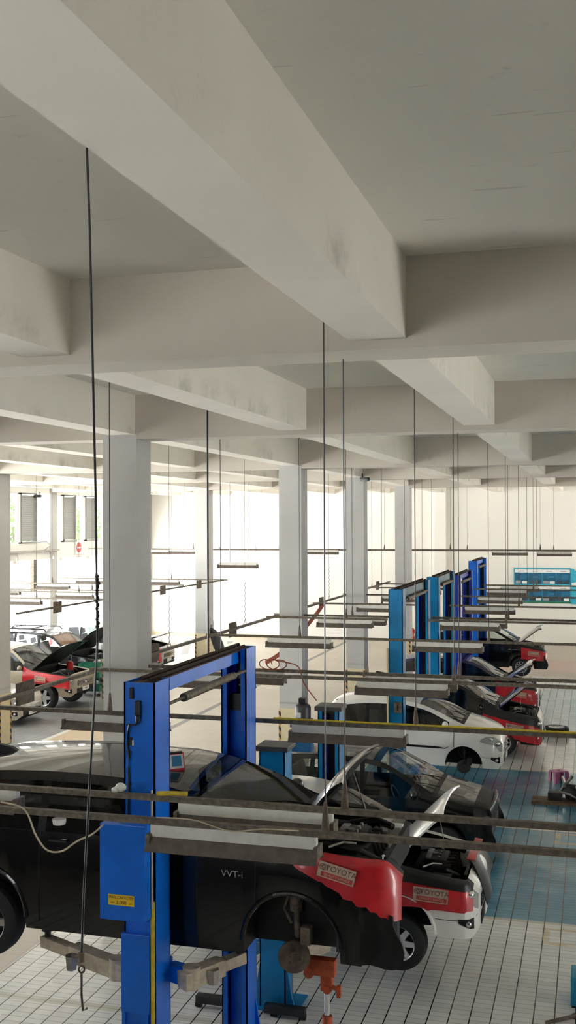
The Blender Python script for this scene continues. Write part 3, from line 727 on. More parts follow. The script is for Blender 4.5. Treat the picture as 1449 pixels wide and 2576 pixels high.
        MB().bbox((-h0-.22, w*.52, zf-.26), (-h0-.08, w*.70, zf-.05), .03).build('coolant_bottle', 'plastic_white', t, True)
        MB().box((-h0-.06, -w*.60, zf-.28), (-h0-.02, w*.60, zf-.03)).build('radiator_top', 'dark_plastic', t)
    return t, c

def fender_cover(label, car, d0, d1, zlow, lift, X, Y, side=-1, group='red vinyl fender covers', lab=None, wav=.012, seed=0, band=0.0, sub='QUALITY SERVICE'):
    """red vinyl mat laid over the wing of a car whose bonnet is open; zlow(t) gives the hem height along it"""
    t = thing('fender_cover', label, 'cover', (X, Y, lift), 0, group)
    def fn(u, v):
        d = d0+(d1-d0)*u; zl = zlow(u)
        qs = []; s = 7.9
        while s > 3.05:
            p = car.surf(max(d, .01), s, side, 0, bay=car.P['d_h']+.01 < d < car.P['d_c']-.02); qs.append(p); s -= .1
            if s < 6 and p.z < zl: break
        if zl < qs[-1].z: qs.append(Vector((qs[-1].x, qs[-1].y, zl)))
        ln = [0]
        for a, b in zip(qs, qs[1:]): ln.append(ln[-1]+(b-a).length)
        tgt = ln[-1]*v
        for i in range(len(qs)-1):
            if ln[i+1] >= tgt-1e-9:
                f = (tgt-ln[i])/max(1e-9, ln[i+1]-ln[i]); p = qs[i].lerp(qs[i+1], f); break
        fl = max(0, (v-.25)/.75)
        o = .022 + fl*(wav*(1+math.sin(9*u+seed)*math.cos(5*v+seed*2)) + wav*.7*math.sin(17*u+2*v+seed))
        p = p + Vector((0, side*o*(1 if v > .12 else .3), .022*(1-fl)))
        if d < 0: p.x = -d + .0
        return p
    if band: grid_mesh(lambda u, v: fn(u, v*(band+.01)), 30, 10, .006).build('black_border', 'black_metal', t, True, sharp=60)
    g = grid_mesh(lambda u, v: fn(u, band+(1-band)*v), 30, 22, .006); g.build('vinyl_sheet', 'red_vinyl', t, True, sharp=60)
    if lab:
        du, zc, wd, ht, tilt = lab
        yl = side*(car.P['w']+.022+2.3*wav)
        M = Matrix.Translation((-du, yl, zc)) @ Matrix.Rotation(tilt, 4, 'Y')
        lb = MB().box((-wd/2, -.002, -ht/2), (wd/2, .002, ht/2)).build('printed_label', 'label_beige', t); lb.matrix_local = M
        text('lettering', 'TOYOTA', ht*.50, 'label_ink', lb, (ht*.28, -.003, ht*.18), depth=.001)
        mb = MB().box((-wd*.40, -.004, -ht*.42), (wd*.46, -.0025, -ht*.12)); mb.build('red_bar', 'label_red', lb)
        text('lettering', sub, ht*.22, 'label_beige', lb, (wd*.03, -.0045, -ht*.27), depth=.001)
        mb = MB(); Q = Matrix.Translation((-wd*.36, -.003, ht*.18)) @ Matrix.Rotation(R(90), 4, 'X')
        for rr, sx, sy in ((.5, 1.3, .9), (.3, .7, 1.2), (.3, 1.3, .55)):
            tb = MB().lathe([((rr-.06)*ht*.4, 0), (rr*ht*.4, .001), ((rr+.06)*ht*.4, 0), (rr*ht*.4, -.001)], Matrix.Identity(4), 20, closed=True); mb.merge(tb.bm, Q @ Matrix.Diagonal((sx, sy, 1, 1)))
        mb.build('emblem', 'label_ink', lb)
    return t

def two_post_lift(name, label, xc, yn, yf, top, mat, mat2, arm_z, overhead=True, cars_w=1.77, arms=True, detail=False, group='two-post car lifts', wide=.27, deep=.32, beam_h=.14, beam_mat=None):
    t = thing(name, label, 'car lift', (xc, 0, 0), 0, group); h = wide/2
    for y0, s in ((yn, 1), (yf, -1)):            # y0 = outer face, s points to the car
        mb = MB(); Y = lambda v: y0+s*v
        def bx(xa, va, za, xb, vb, zb, mi=0): mb.box((min(xa, xb), min(Y(va), Y(vb)), za), (max(xa, xb), max(Y(va), Y(vb)), zb), mi)
        bx(-h, 0, 0, h, .014, top); bx(-h, 0, 0, -h+.014, deep, top); bx(h-.014, 0, 0, h, deep, top)
        bx(-h, deep-.014, 0, -h+.06, deep, top); bx(h-.06, deep-.014, 0, h, deep, top)
        bx(-h+.02, .03, .05, -h+.09, .10, top-.1, 1); bx(h-.09, .03, .05, h-.02, .10, top-.1, 1)
        bx(-h+.02, .014, top-.03, h-.02, deep-.02, top-.015, 2); bx(-h+.015, .015, .05, h-.015, .028, top-.05, 3)  # near-black back panel paints in the shade inside the post
        p = mb.build('post', [mat, mat2, 'rust_dark', 'post_inner_shade'], t)
        mb = MB(); bx(-.30, -.05, 0, .30, deep+.12, .022)
        for sx in (-1, 1): mb.prism([(sx*h, .02), (sx*(h+.10), .02), (sx*(h+.06), .18), (sx*h, .55)], 'y', min(Y(.02), Y(.05)), max(Y(.02), Y(.05)))
        mb.build('base_plate', mat, p)
        mb = MB(); bx(-h+.03, .05, arm_z-.10, h-.03, deep-.02, arm_z+1.0); bx(-h+.02, deep-.03, arm_z-.14, h-.02, deep+.10, arm_z+.06)
        mb.build('carriage', mat, t)
        if arms:
            for sx in (-1, 1):
                a = Vector((sx*(h-.02), Y(deep+.05), arm_z-.04)); k = Vector((sx*.33, Y(deep-.02), arm_z-.04)); e = Vector((sx*(1.16 if sx < 0 else .60), Y(deep+(.30 if sx < 0 else .40)), arm_z-.02))
                mb = MB(); d = (k-a).normalized(); M = Matrix.Translation(a) @ d.to_track_quat('X', 'Z').to_matrix().to_4x4()
                mb.bbox((0, -.055, -.07), ((k-a).length+.03, .055, .07), .008, mi=0, M=M)
                d2 = (e-k); L = d2.length; M2 = Matrix.Translation(k) @ d2.to_track_quat('X', 'Z').to_matrix().to_4x4()
                ar = mb.build('arm', [mat], t)
                mb = MB(); mb.bbox((-.10, -.065, -.075), (L*.62, .065, .065), .008, M=M2); mb.bbox((L*.5, -.047, -.05), (L+.05, .047, .045), .006, M=M2)
                mb.cyl(k+Vector((0, 0, -.085)), k+Vector((0, 0, .09)), .075, 20); mb.build('arm_extension', 'cream_steel', ar, True)
                mb = MB(); mb.cyl(e+Vector((0, 0, .02)), e+Vector((0, 0, .10)), .028); mb.cyl(e+Vector((0, 0, .10)), e+Vector((0, 0, .135)), .055, 16); mb.build('lift_pad', 'black_metal', ar, True)
                if detail:
                    mb = MB(); c = k+d2*.55+Vector((0, -s*.13, -.03)); mb.lathe([(.045, -.06), (.06, .06), (.054, .06), (.04, -.05)], Matrix.Translation(c), 6); mb.build('adapter_cup', 'steel', ar)
    if overhead:
        mb = MB(); mb.box((-.05, yn+.02, top-beam_h), (.05, yf-.02, top-.02)); mb.box((-.07, yn+.02, top-.02), (.07, yf-.02, top-.008), 1)
        mb.cyl((-.02, yn+.1, top+.02), (-.02, yf-.1, top+.02), .02, 8, mi=1); mb.cyl((.04, yn+.1, top+.01), (.04, yf-.1, top+.01), .014, 8, mi=1)
        mb.build('cross_beam', [beam_mat or mat, 'rust_dark'], t)
        mb = MB(); mb.cyl((.12, yn+deep, top-.22), (.12, yf-deep, top-.22), .015, 8); mb.cyl((.12, yn+deep+.35, top-.22), (.12, yf-deep-.35, top-.22), .038, 12); mb.build('limit_bar', 'channel_metal', t, True)
    else:
        for y0, s in ((yn, 1), (yf, -1)):
            MB().bbox((-h-.04, min(y0-s*.03, y0+s*(deep+.04)), top), (h+.04, max(y0-s*.03, y0+s*(deep+.04)), top+.06), .012).build('post_cap', 'motor_grey', t)
    return t

# ---- bay nearest the camera
L1X, L1N, L1F = -3.535, 8.03, 10.72
lift1 = two_post_lift('car_lift', 'blue two-post lift with yellow capacity plate raising the black van nearest the camera', L1X, L1N, L1F, 4.2, 'lift_blue', 'lift_navy', 1.785, detail=True)
mb = MB(); mb.bbox((-.275, -.16, 2.33), (.115, .06, 3.09), .006); sh = mb.build('carriage_shroud', 'lift_blue', lift1, loc=(0, L1N, 0))
mb = MB(); mb.box((-.20, -.163, 2.45), (.025, -.1605, 2.535)); pl = mb.build('capacity_plate', 'label_yellow', sh)
text('plate_text', 'MAX.CAPACITY', .030, 'label_ink', pl, (-.087, -.164, 2.513), depth=.001); text('plate_text', '3,000', .040, 'label_ink', pl, (-.087, -.164, 2.473), depth=.001)
text('plate_text', 'HOIST', .013, 'label_ink', pl, (-.165, -.164, 2.470), depth=.001); text('plate_text', 'KGS', .013, 'label_ink', pl, (-.005, -.164, 2.470), depth=.001)
mb = MB(); mb.bbox((-.15, -.035, 1.55), (.10, .02, 2.18), .006); mb.box((-.145, -.03, .1), (-.12, -.005, 1.55)); mb.box((.06, -.03, .1), (.085, -.005, 1.55)); mb.build('lower_sleeve', 'lift_blue', lift1, loc=(0, L1N, 0))
MB().cyl((.12, -.03, .05), (.12, -.03, 2.4), .012, 8).box((.108, -.03, .05), (.135, -.005, 2.45)).build('safety_strip', 'yellow_paint', lift1, loc=(0, L1N, 0))
MB().box((.12, -.05, 2.40), (.132, -.03, 3.35)).build('safety_strip', 'cream_steel', lift1, loc=(0, L1N, 0))
mb = MB(); mb.bbox((-.075, -.03, 4.07), (-.045, 0, 4.16), .006); mb.bbox((-.02, -.05, 3.94), (.02, 0, 4.06), .01); mb.cyl((0, -.03, 3.94), (0, -.03, 3.89), .018)
mb.tube([(0, -.03, 3.89), (-.02, -.03, 3.865), (-.075, -.03, 3.86), (-.09, -.02, 3.8), (-.095, -.02, 3.7), (-.08, -.02, 3.6), (-.085, -.02, 3.5), (-.085, -.02, 3.35), (-.09, -.02, 3.1)], .009)
for z in (3.86, 3.64, 3.38): mb.box((-.105, -.022, z-.006), (-.065, -.004, z+.006))
mb.build('limit_switch', 'black_metal', lift1, loc=(0, L1N, 0))
mb = MB(); mb.box((-.09, -.012, 3.69), (-.06, 0, 3.76)); mb.build('slot_cover', 'black_metal', lift1, loc=(0, L1N, 0)); MB().box((-.058, -.010, 3.69), (-.047, 0, 3.735)).build('slot_tag', 'paper_white', lift1, loc=(0, L1N, 0))
for q in (MB().box((-.06, .0, 3.86), (-.03, .012, 3.94)), MB().box((-.02, .0, 3.86), (.02, .012, 3.94))): q.build('slot_tag', 'paper_white', lift1, loc=(0, L1F-.035, 0))
for q in (MB().cyl((-.055, .005, 3.79), (-.055, -.008, 3.79), .011), MB().cyl((-.025, .005, 3.79), (-.025, -.008, 3.79), .011)): q.build('bolt_head', 'paper_white', lift1, loc=(0, L1F-.035, 0))
MB().box((-.09, -.02, 0.1), (.07, 0, 3.55)).build('slide_panel', 'lift_blue', lift1, loc=(0, L1F-.15, 0)); MB().box((-.09, -.03, 3.55), (.06, 0, 3.72)).build('safety_latch', 'black_metal', lift1, loc=(0, L1F-.15, 0))

car1, c1 = make_car('car', 'black van raised high on the blue lift nearest the camera, right front wheel off', 'car', MPV_NEAR, -1.50, 9.37, 1.71, 'black_paint', hood=57, bumper_off=True, missing=((0, -1),), fin=True, style=1, droop=.09, hood_len=.80)
text('side_badge', 'VVT-i', .075, 'chrome', car1, (-1.40, -.893, .86), depth=.003, xs=1.1)
fender_cover('red vinyl cover hanging off the front wing of the lifted black van nearest the camera', c1, 1.10, .02, lambda u: 1.06-.60*max(0, u-.12)-.02*math.sin(6*u), 1.71, -1.50, 9.37, lab=(.50, .955, .31, .125, R(13)), wav=.012, seed=1, band=.10)
t = thing('roof_sign', 'small red and white tent card with blue print standing on the black van roof', 'sign', (-3.66, 9.12, 3.25), R(-50))
MB().prism([(-.055, 0), (.055, 0), (.006, .15), (-.006, .15)], 'y', -.075, .075).build('card', 'red_vinyl', t)
M = Matrix.Rotation(R(0), 4, 'Z'); mb = MB(); mb.prism([(-.050, .02), (-.011, .135), (-.013, .137), (-.053, .02)], 'y', -.065, .065); mb.prism([(.050, .02), (.011, .135), (.013, .137), (.053, .02)], 'y', -.065, .065); cardw = mb.build('paper', 'paper_white', t)
mb = MB(); mb.prism([(.0475, .04), (.017, .125), (.019, .127), (.0515, .04)], 'y', -.045, .045); mb.build('print', 'sign_blue', cardw)
MB().cyl((0, -.06, .15), (0, .06, .15), .012, 8).build('binding', 'black_metal', t)
# tall stand propping the front of the lifted van
t = thing('support_stand', 'chrome pole stand with orange head under the front of the lifted black van', 'stand', (-2.24, 9.0, 0))
mb = MB(); mb.bbox((-.17, -.05, 1.60), (.10, .05, 1.74), .012); mb.bbox((-.03, -.045, 1.47), (.07, .045, 1.68), .012); mb.cyl((-.13, -.06, 1.62), (-.13, .06, 1.62), .045, 16); mb.cyl((.03, -.055, 1.49), (.03, .055, 1.49), .035, 16)
mb.cyl((.07, -.03, 1.52), (.13, -.03, 1.49), .018); mb.bbox((.11, -.05, 1.43), (.15, 0, 1.53), .012); mb.build('head', 'orange_paint', t, True)
MB().cyl((.02, 0, 1.2), (.02, 0, 1.5), .024, 20).build('inner_pole', 'chrome', t, True); MB().cyl((.02, 0, .05), (.02, 0, 1.2), .034, 20).build('outer_pole', 'chrome', t, True); MB().cyl((.02, 0, 1.19), (.02, 0, 1.25), .045, 20).build('collar', 'orange_paint', t, True)
for k in range(3):
    a = k*2.0944+.4; MB().tube([(.02, 0, .35), (.02+.3*math.cos(a), .3*math.sin(a), .02)], .018).build('leg', 'orange_paint', t)

# ---- second bay
L2X, L2N, L2F = -3.50, 11.63, 14.62
two_post_lift('car_lift', 'low teal two-post lift with grey post caps around the white van', L2X, L2N, L2F, 2.90, 'lift_teal', 'lift_navy', .62, overhead=False, wide=.30, deep=.30)
t = thing('lift_trolley', 'dark steel base frame with rollers at the foot of the low teal lift', 'frame', (L2X, L2N, 0))
mb = MB()
mb.bbox((-.86, -.19, .05), (-.28, -.09, .14), .01); mb.bbox((-.05, -.20, .04), (.42, -.10, .13), .01); mb.build('rail', 'black_metal', t)
for x in (-.83, .06, .39): MB().cyl((x-.035, -.15, .035), (x+.035, -.15, .035), .035, 14).build('roller', 'rubber', t, True)
t = thing('lift_motor', 'grey cylindrical motor on a blue oil tank fixed to the low teal lift post', 'motor', (-3.87, 14.36, 0))
MB().lathe([(0, 2.99), (.05, 2.99), (.095, 2.96), (.11, 2.93), (.11, 2.72), (.10, 2.70), (0, 2.70)], Matrix.Identity(4), 20).build('motor_body', 'motor_grey', t, True)
MB().bbox((-.055, -.125, 2.80), (.0, -.105, 2.87), .004).build('rating_plate', 'paper_white', t)
MB().bbox((-.16, -.10, 2.66), (.16, .10, 2.70), .006).build('mounting_bracket', 'black_metal', t); MB().bbox((-.16, -.09, 2.32), (.13, .10, 2.64), .015).build('oil_tank', 'lift_azure', t)
MB().tube([(.12, 0, 2.78), (.18, 0, 2.72), (.2, 0, 2.66)], .012).build('hose', 'rubber', t); MB().bbox((-.05, -.06, 2.99), (.05, .06, 3.06), .01).build('switch_box', 'black_metal', t)
car2, c2 = make_car('car', 'white van with raised white bonnet beside the lifted black van, red covers on its wing', 'car', MPV, -1.28, 13.15, .46, 'white_paint', hood=57, style=1, badge=True, droop=.15, hood_len=.86)
fender_cover('red vinyl cover over the front wing of the white van behind the lifted black van', c2, .98, .06, lambda u: .60+.02*math.sin(4*u), .46, -1.28, 13.15, lab=(.52, .78, .40, .16, R(3)), band=.45, wav=.010, seed=4)
t = thing('fender_cover', 'black and red cover draped over the nose of the white van, its tail hanging down', 'cover', (-1.28, 13.15, .46), 0, 'red vinyl fender covers')
mb = grid_mesh(lambda u, v: Vector((-.10+.16*u+.03*math.sin(6*v)-.05*(1-u), -.30+.95*v, 1.02-.10*u-.42*u*u*(1-.55*v)+.02*math.sin(8*v)-.06*v)), 14, 16, .006); mb.build('vinyl_sheet', 'black_metal', t, True)
mb = grid_mesh(lambda u, v: Vector((-.18+.10*u, -.30+.95*v, 1.03-.012*u+.015*math.sin(8*v)-.03*v)), 3, 16, .006); mb.build('inner_sheet', 'red_vinyl', t, True)
# ---- third and fourth bays
car3, c3 = make_car('car', 'black compact car with closed shiny bonnet and front bumper removed, behind the white van', 'car', COMPACT, -1.52, 18.0, .02, 'black_paint', bumper_off=True, fascia=True, glass='glass_clear', style=1)
two_post_lift('car_lift', 'tall teal two-post lift with overhead beam around the small white hatchback', -3.60, 20.13, 23.72, 4.2, 'lift_teal', 'lift_navy', .58, beam_h=.27, beam_mat='beam_steel')
car4, c4 = make_car('car', 'small white hatchback with closed bonnet and right front wheel off', 'car', HATCH, -1.71, 21.9, .46, 'white_paint', missing=((0, -1),), trim=True, grille='black_metal', badge=True)
t = thing('control_box', 'rusty brown control box on the tall teal lift post beside the white hatchback', 'box', (-3.56, 20.11, 1.88)); MB().bbox((-.06, -.08, 0), (.07, 0, .20), .008).build('housing', 'rusty_iron', t); MB().box((-.005, -.085, .05), (.02, -.08, .15)).build('lever_slot', 'black_metal', t)
t = tag(MB().box((-3.765, 20.05, .3), (-3.735, 20.12, 3.1)).build('safety_rail', 'cream_paint'), 'thin cream guard strip standing along the tall teal lift post', 'rail')
two_post_lift('car_lift', 'teal overhead lift standing directly behind the tall lift of the white hatchback', -3.56, 24.73, 27.85, 4.2, 'lift_teal', 'lift_navy', .35, arms=False, beam_h=.24, beam_mat='beam_steel')
car5, c5 = make_car('car', 'black van with a bright reflective roof and raised bonnet behind the white hatchback', 'car', MPV, -1.14, 26.2, .04, 'black_paint', hood=52, fin=True, style=2)
fender_cover('red vinyl cover over the wing of the black van behind the white hatchback', c5, 1.35, .03, lambda u: .50-.22*max(0, (u-.25)/.75), .04, -1.14, 26.2, lab=(.62, .68, .40, .15, R(8)), band=.42, wav=.012, seed=2)
# ---- far bays
two_post_lift('car_lift', 'dark blue slender lift, first behind the pair of teal lifts', -3.60, 29.2, 32.4, 4.02, 'lift_navy', 'lift_blue', .5, arms=False)
car6, c6 = make_car('car', 'dark blue hatchback with roof spoiler and raised bonnet between the two black cars', 'car', COMPACT, -1.44, 30.8, .05, 'navy_paint', hood=48, spoiler=True, style=2)
fender_cover('red vinyl cover over the wing of the dark blue car with the spoiler', c6, 1.15, .05, lambda u: .52-.14*u, .05, -1.44, 30.8, lab=(.50, .70, .36, .15, R(8)), wav=.010, seed=3, band=.25)
two_post_lift('car_lift', 'bright blue lift farthest from the camera, last in the row', -3.66, 34.3, 37.5, 4.22, 'lift_blue', 'lift_azure', .70)
car7, c7 = make_car('car', 'black car with raised bonnet and front bumper removed, farthest in the row of lifts', 'car', COMPACT, -1.40, 35.6, .55, 'black_paint', hood=50, bumper_off=True, glass='glass_clear', style=2)
fender_cover('red vinyl cover over the wing of the farthest black car', c7, .80, .03, lambda u: .56-.06*u, .55, -1.40, 35.6, lab=(.42, .74, .34, .14, R(4)), wav=.008, seed=5, band=.3)
t = thing('spare_wheel', 'black wheel lying flat before the black van with the large red cover', 'wheel', (-.92, 28.3, .12))
w_ = wheel(t, Vector((0, 0, 0)), .32, 1, 1); 
for o in [w_]: o.rotation_euler = (R(90), 0, 0)
# ---- across the aisle
carA, cA = make_car('car', 'silver off-roader with raised black bonnet and red cover across the aisle', 'car', SUV, -14.55, 29.1, 0, 'beige_paint', hood=45, badge=True, grille='black_metal', plate='1839', style=0)
for ch in list(carA.children):
    if ch.name.startswith('bonnet'): ch.data.materials[0] = MATS['black_paint']
fender_cover('wrinkled red vinyl cover over the wing of the silver off-roader', cA, 1.55, .10, lambda u: .86-.20*u, 0, -14.55, 29.1, lab=(.95, .93, .36, .16, R(6)), wav=.022, seed=6, band=.22)
tag(MB().lathe([(0, 0), (.09, .0), (.10, .03), (.10, .24), (.07, .28), (.04, .29), (0, .29)], Matrix.Translation((-15.25, 29.5, 1.0)), 16).build('fluid_canister', 'sign_red', smooth=True), 'red canister standing in the engine bay of the silver off-roader', 'canister')
carB, cB = make_car('car', 'pale saloon whose nose with white number plate shows beside the left striped column', 'car', SEDAN, -14.80, 26.4, 0, 'silver_paint', plate='7146', grille='chrome')
carC, cC = make_car('car', 'black off-roader with roof rack and raised bonnet behind the silver off-roader', 'car', SUV, -15.35, 33.0, 0, 'black_paint', hood=50, rack=True, glass='glass_clear')
mb = grid_mesh(lambda u, v: Vector((-16.95-.50*u, 32.42+1.15*v, 1.34+.36*u)), 6, 6, .01); tag(mb.build('sun_shade', 'copper_shade', smooth=True), 'copper coloured sun shade behind the windscreen of the black off-roader', 'sunshade')
carD, cD = make_car('car', 'pale grey roofed van parked farthest left by the entrance, red cover on its nose', 'car', MPV, -15.1, 37.0, 0, 'grey_paint', hood=30)
fender_cover('red vinyl cover on the nose of the pale van, right of the big column', cD, .55, .0, lambda u: .42, 0, -15.1, 37.0, lab=(.16, .62, .22, .16, 0), wav=.01, seed=8)
t = thing('tool_cart', 'green wheeled tool cart between the off-roaders and the big column', 'cart', (-15.35, 31.15, 0), R(4))
for z, n in ((.16, 'bottom_tray'), (.86, 'top_tray')): MB().box((-.36, -.24, z), (.36, .24, z+.02)).box((-.36, -.24, z), (-.345, .24, z+.16)).box((.345, -.24, z), (.36, .24, z+.16)).box((-.36, -.24, z), (.36, -.225, z+.16)).box((-.36, .225, z), (.36, .24, z+.16)).build(n, 'green_paint', t)
MB().box((-.34, -.22, .58), (.34, .22, .78)).build('drawer', 'green_paint', t)
for sx in (-1, 1):
    for sy in (-1, 1): MB().box((sx*.345-.012, sy*.225-.012, .1), (sx*.345+.012, sy*.225+.012, 1.0)).build('leg', 'green_paint', t); MB().cyl((sx*.33, sy*.22-.02, .05), (sx*.33, sy*.22+.02, .05), .05, 12).build('caster', 'rubber', t, True)
tag(MB().bbox((-15.60, 31.0, .885), (-15.25, 31.25, .93), .006).build('parts_box', 'plastic_white'), 'flat white box in the top tray of the green tool cart', 'box')
tag(MB().bbox((-15.5, 31.05, .185), (-15.2, 31.25, .27), .006).build('parts_box', 'paper_white'), 'white box in the bottom tray of the green tool cart', 'box')

# ------------------------------------------------------------------ lighting channels, lamps and hangers
ZC = 3.36
def channel_mesh(mb, a, b, w=.042, h=.045):
    a = Vector(a); b = Vector(b); d = b-a; M = Matrix.Translation(a) @ d.to_track_quat('X', 'Z').to_matrix().to_4x4(); L = d.length
    mb.box((0, -w/2, -h/2), (L, -w/2+.004, h/2), M=M); mb.box((0, w/2-.004, -h/2), (L, w/2, h/2), M=M); mb.box((0, -w/2, h/2-.004), (L, w/2, h/2), M=M)
    mb.box((0, -w/2-.012, h/2-.006), (L, -w/2, h/2), M=M)
def hanger(parent, x, y, z0, z1, r=.007, cone=True):
    mb = MB(); mb.cyl((x, y, z0), (x, y, z1), r*.75, 6); o = mb.build('hanger_rod', 'black_metal', parent)
    if cone: MB().cyl((x, y, z0), (x, y, z0+.20), .032, 8, r2=.012).build('turnbuckle', 'rusty_iron', o)
def beam_z(x, y):
    for b in CB:
        if b < y < b+CBW: return SOF
    for b in YB:
        if b-YBW < x < b: return YSOF
    return CEIL
rods_x = (-5.22, -1.77)
ORD = ['first', 'second', 'third', 'fourth', 'fifth', 'sixth', 'seventh', 'eighth', 'ninth', 'tenth', 'eleventh', 'twelfth']
def lamp(x0, y, label, z=ZC, group='hanging fluorescent lamps'):
    t = thing('fluorescent_lamp', label, 'lamp', (x0, y, z-.022), 0, group); L = 1.26
    MB().bbox((.02, -.032, -.085), (L-.02, .032, 0), .004).build('housing', 'lamp_white', t)
    mb = MB(); mb.prism([(-.032, -.082), (-.105, -.168), (-.103, -.172), (-.030, -.088)], 'x', 0, L); mb.prism([(.032, -.082), (.105, -.168), (.103, -.172), (.030, -.088)], 'x', 0, L); mb.box((0, -.032, -.09), (L, .032, -.084)); mb.build('reflector', 'reflector_grey', t)
    for s in (-.045, .045): MB().cyl((.03, s, -.125), (L-.03, s, -.125), .013, 10).build('tube', 'tube_white', t, True)
    for xx in (.0, L-.03): MB().box((xx, -.075, -.145), (xx+.03, .075, -.06)).build('end_bracket', 'channel_metal', t)
    return t
rows = [  # y, channel spans, lamp starts
    (7.15, [(-9.0, 4.0)], [-3.07]), (7.75, [(-9.0, 4.0)], [-5.71, -3.10]), (11.05, [(-9.5, 4.0)], [-5.78, -3.12]),
    (14.25, [(-7.05, 4.0)], [-5.80, -3.10]), (14.78, [(-7.05, 4.0)], [-5.50, -3.05]), (19.15, [(-7.05, 4.0)], [-5.86, -3.12]),
    (23.05, [(-7.05, -4.3), (-3.42, 4.0)], [-5.88, -3.15]), (23.68, [(-7.05, -4.3), (-3.42, 4.0)], [-5.70, -3.05]), (27.2, [(-7.05, -4.3), (-3.5, 4.0)], [-5.88, -3.12]),
    (30.7, [(-7.05, -4.3), (-3.6, 4.0)], [-5.88, -3.15]), (34.0, [(-7.05, -4.4), (-3.6, 4.0)], [-5.88, -3.2]), (36.1, [(-7.05, -4.4), (-3.5, 4.0)], [-5.6, -2.95])]
CL = {}
for i, (y, spans, lamps) in enumerate(rows):
    for j, (a, b) in enumerate(spans):
        side = 'right of the lift posts' if j == 1 else ('left of the lift posts' if len(spans) > 1 else 'crossing the whole row')
        t = thing('lighting_channel', 'dusty brown steel channel, %s from the camera, %s' % (ORD[i], side), 'rail', (0, 0, 0), 0, 'overhead lighting channels')
        mb = MB(); channel_mesh(mb, (a, y, ZC), (b, y, ZC)); mb.build('channel', 'channel_metal', t)
        for x in (*rods_x, 1.6):
            if a < x < b: hanger(t, x, y, ZC+.02, beam_z(x, y)+.01, .018 if (y == 14.25 and x == rods_x[0]) else .007)
    for x in lamps:
        lamp(x, y, 'unlit white fluorescent lamp, %s row from the camera, %s of the lift posts' % (ORD[i], 'left' if x < -4 else 'right'))
def long_channel(label, x, y0, y1, hx=(), z=ZC-.048, plates=()):
    t = thing('lighting_channel', label, 'rail', (0, 0, 0), 0, 'overhead lighting channels'); mb = MB(); channel_mesh(mb, (x, y0, z), (x, y1, z), .05, .05); mb.build('channel', 'channel_metal', t)
    for y in hx:
        mb = MB(); zz = beam_z(x, y); mb.cyl((x, y, z+.9), (x, y, zz), .004, 6)
        for k in range(14): mb.cyl((x+.008*(-1)**k, y, z+.12+k*.056), (x-.008*(-1)**k, y, z+.18+k*.056), .006, 5)
        mb.cyl((x, y-.10, z+.02), (x, y, z+.13), .006, 5); mb.cyl((x, y+.10, z+.02), (x, y, z+.13), .006, 5); mb.build('hanger_chain', 'rusty_iron', t)
    for y in plates: MB().bbox((x-.012, y-.22, z-.15), (x+.012, y+.22, z+.14), .004).build('socket_plate', 'rusty_iron', t)
    return t
long_channel('long brown channel running away beside the big column, with dark socket plates', -7.05, 8.0, 23.7, (17.3, 21.5), plates=(12.4, 16.6, 20.7))
long_channel('short brown channel running away beyond the second bare column, orange hose on it', -7.05, 23.05, 31.2, (25.5, 29), plates=(28.1,))
long_channel('farthest brown channel running away, with one socket plate left of the teal lifts', -7.05, 33.9, 38.2, (35,), plates=(36,))
long_channel('grey channel running away over the cars across the aisle', -13.3, 23.0, 38.0, (28, 34), plates=(25.05, 32.1, 35.4))
lrows = [(27.2, (-19.8, -12.9), [(-16.2, 'beside the left striped column')]), (29.8, (-19.8, -13.3), [(-15.88, 'in front of the bright entrance, lowest but one')]), (30.7, (-19.8, -13.3), [(-18.88, 'half hidden by the left striped column')]),
         (33.9, (-19.8, -13.3), [(-18.80, 'in the middle row before the bright entrance')]), (37.3, (-19.8, -12.9), [(-19.0, 'in the farthest row, left of the big column'), (-16.05, 'in the farthest row, right of the big column')])]
for i, (y, (a, b), ls) in enumerate(lrows):
    t = thing('lighting_channel', 'grey steel channel across the aisle, %s row of five from the camera' % ORD[i], 'rail', (0, 0, 0), 0, 'lighting channels across the aisle'); mb = MB(); channel_mesh(mb, (a, y, ZC), (b, y, ZC)); mb.build('channel', 'channel_metal', t)
    for x in (-18.2, -15.1): hanger(t, x, y, ZC+.02, beam_z(x, y)+.01, .005)
    for x, w in ls: lamp(x, y, 'unlit white fluorescent lamp across the aisle, ' + w, group='lamps across the aisle')
for i, (y, z, spots) in enumerate(((39.3, 4.44, [(-16.0, 'left of the middle columns'), (-10.45, 'behind the second bare column'), (-3.5, 'right of the farthest blue lift')]), (41.2, 4.36, [(-18.0, 'at the edge of the big column'), (-2.0, 'high at the right edge')]))):
    t = thing('lighting_channel', 'thin high steel channel spanning the hall near the far wall, %s of two' % ('nearer', 'farther')[i], 'rail', (0, 0, 0), 0, 'high channels near the far wall'); mb = MB(); channel_mesh(mb, (-19.5, y, z), (4, y, z)); mb.build('channel', 'channel_metal', t)
    for x in (-18.6, -15.0, -11.5, -8.2, -5.0, -1.8, 1.4): hanger(t, x+.4*i, y, z+.02, beam_z(x+.4*i, y)+.01, .005)
    for x, w in spots: lamp(x, y, 'unlit fluorescent lamp on a high channel, ' + w, z=z, group='lamps near the far wall')
t = lamp(-10.87, 30.55, 'single fluorescent lamp hanging alone on two grey rods over the aisle', z=4.30, group=None)
for x in (.38, .95): MB().cyl((x, 0, 0), (x, 0, SOF-4.27), .012, 8).build('suspension_rod', 'steel', t)
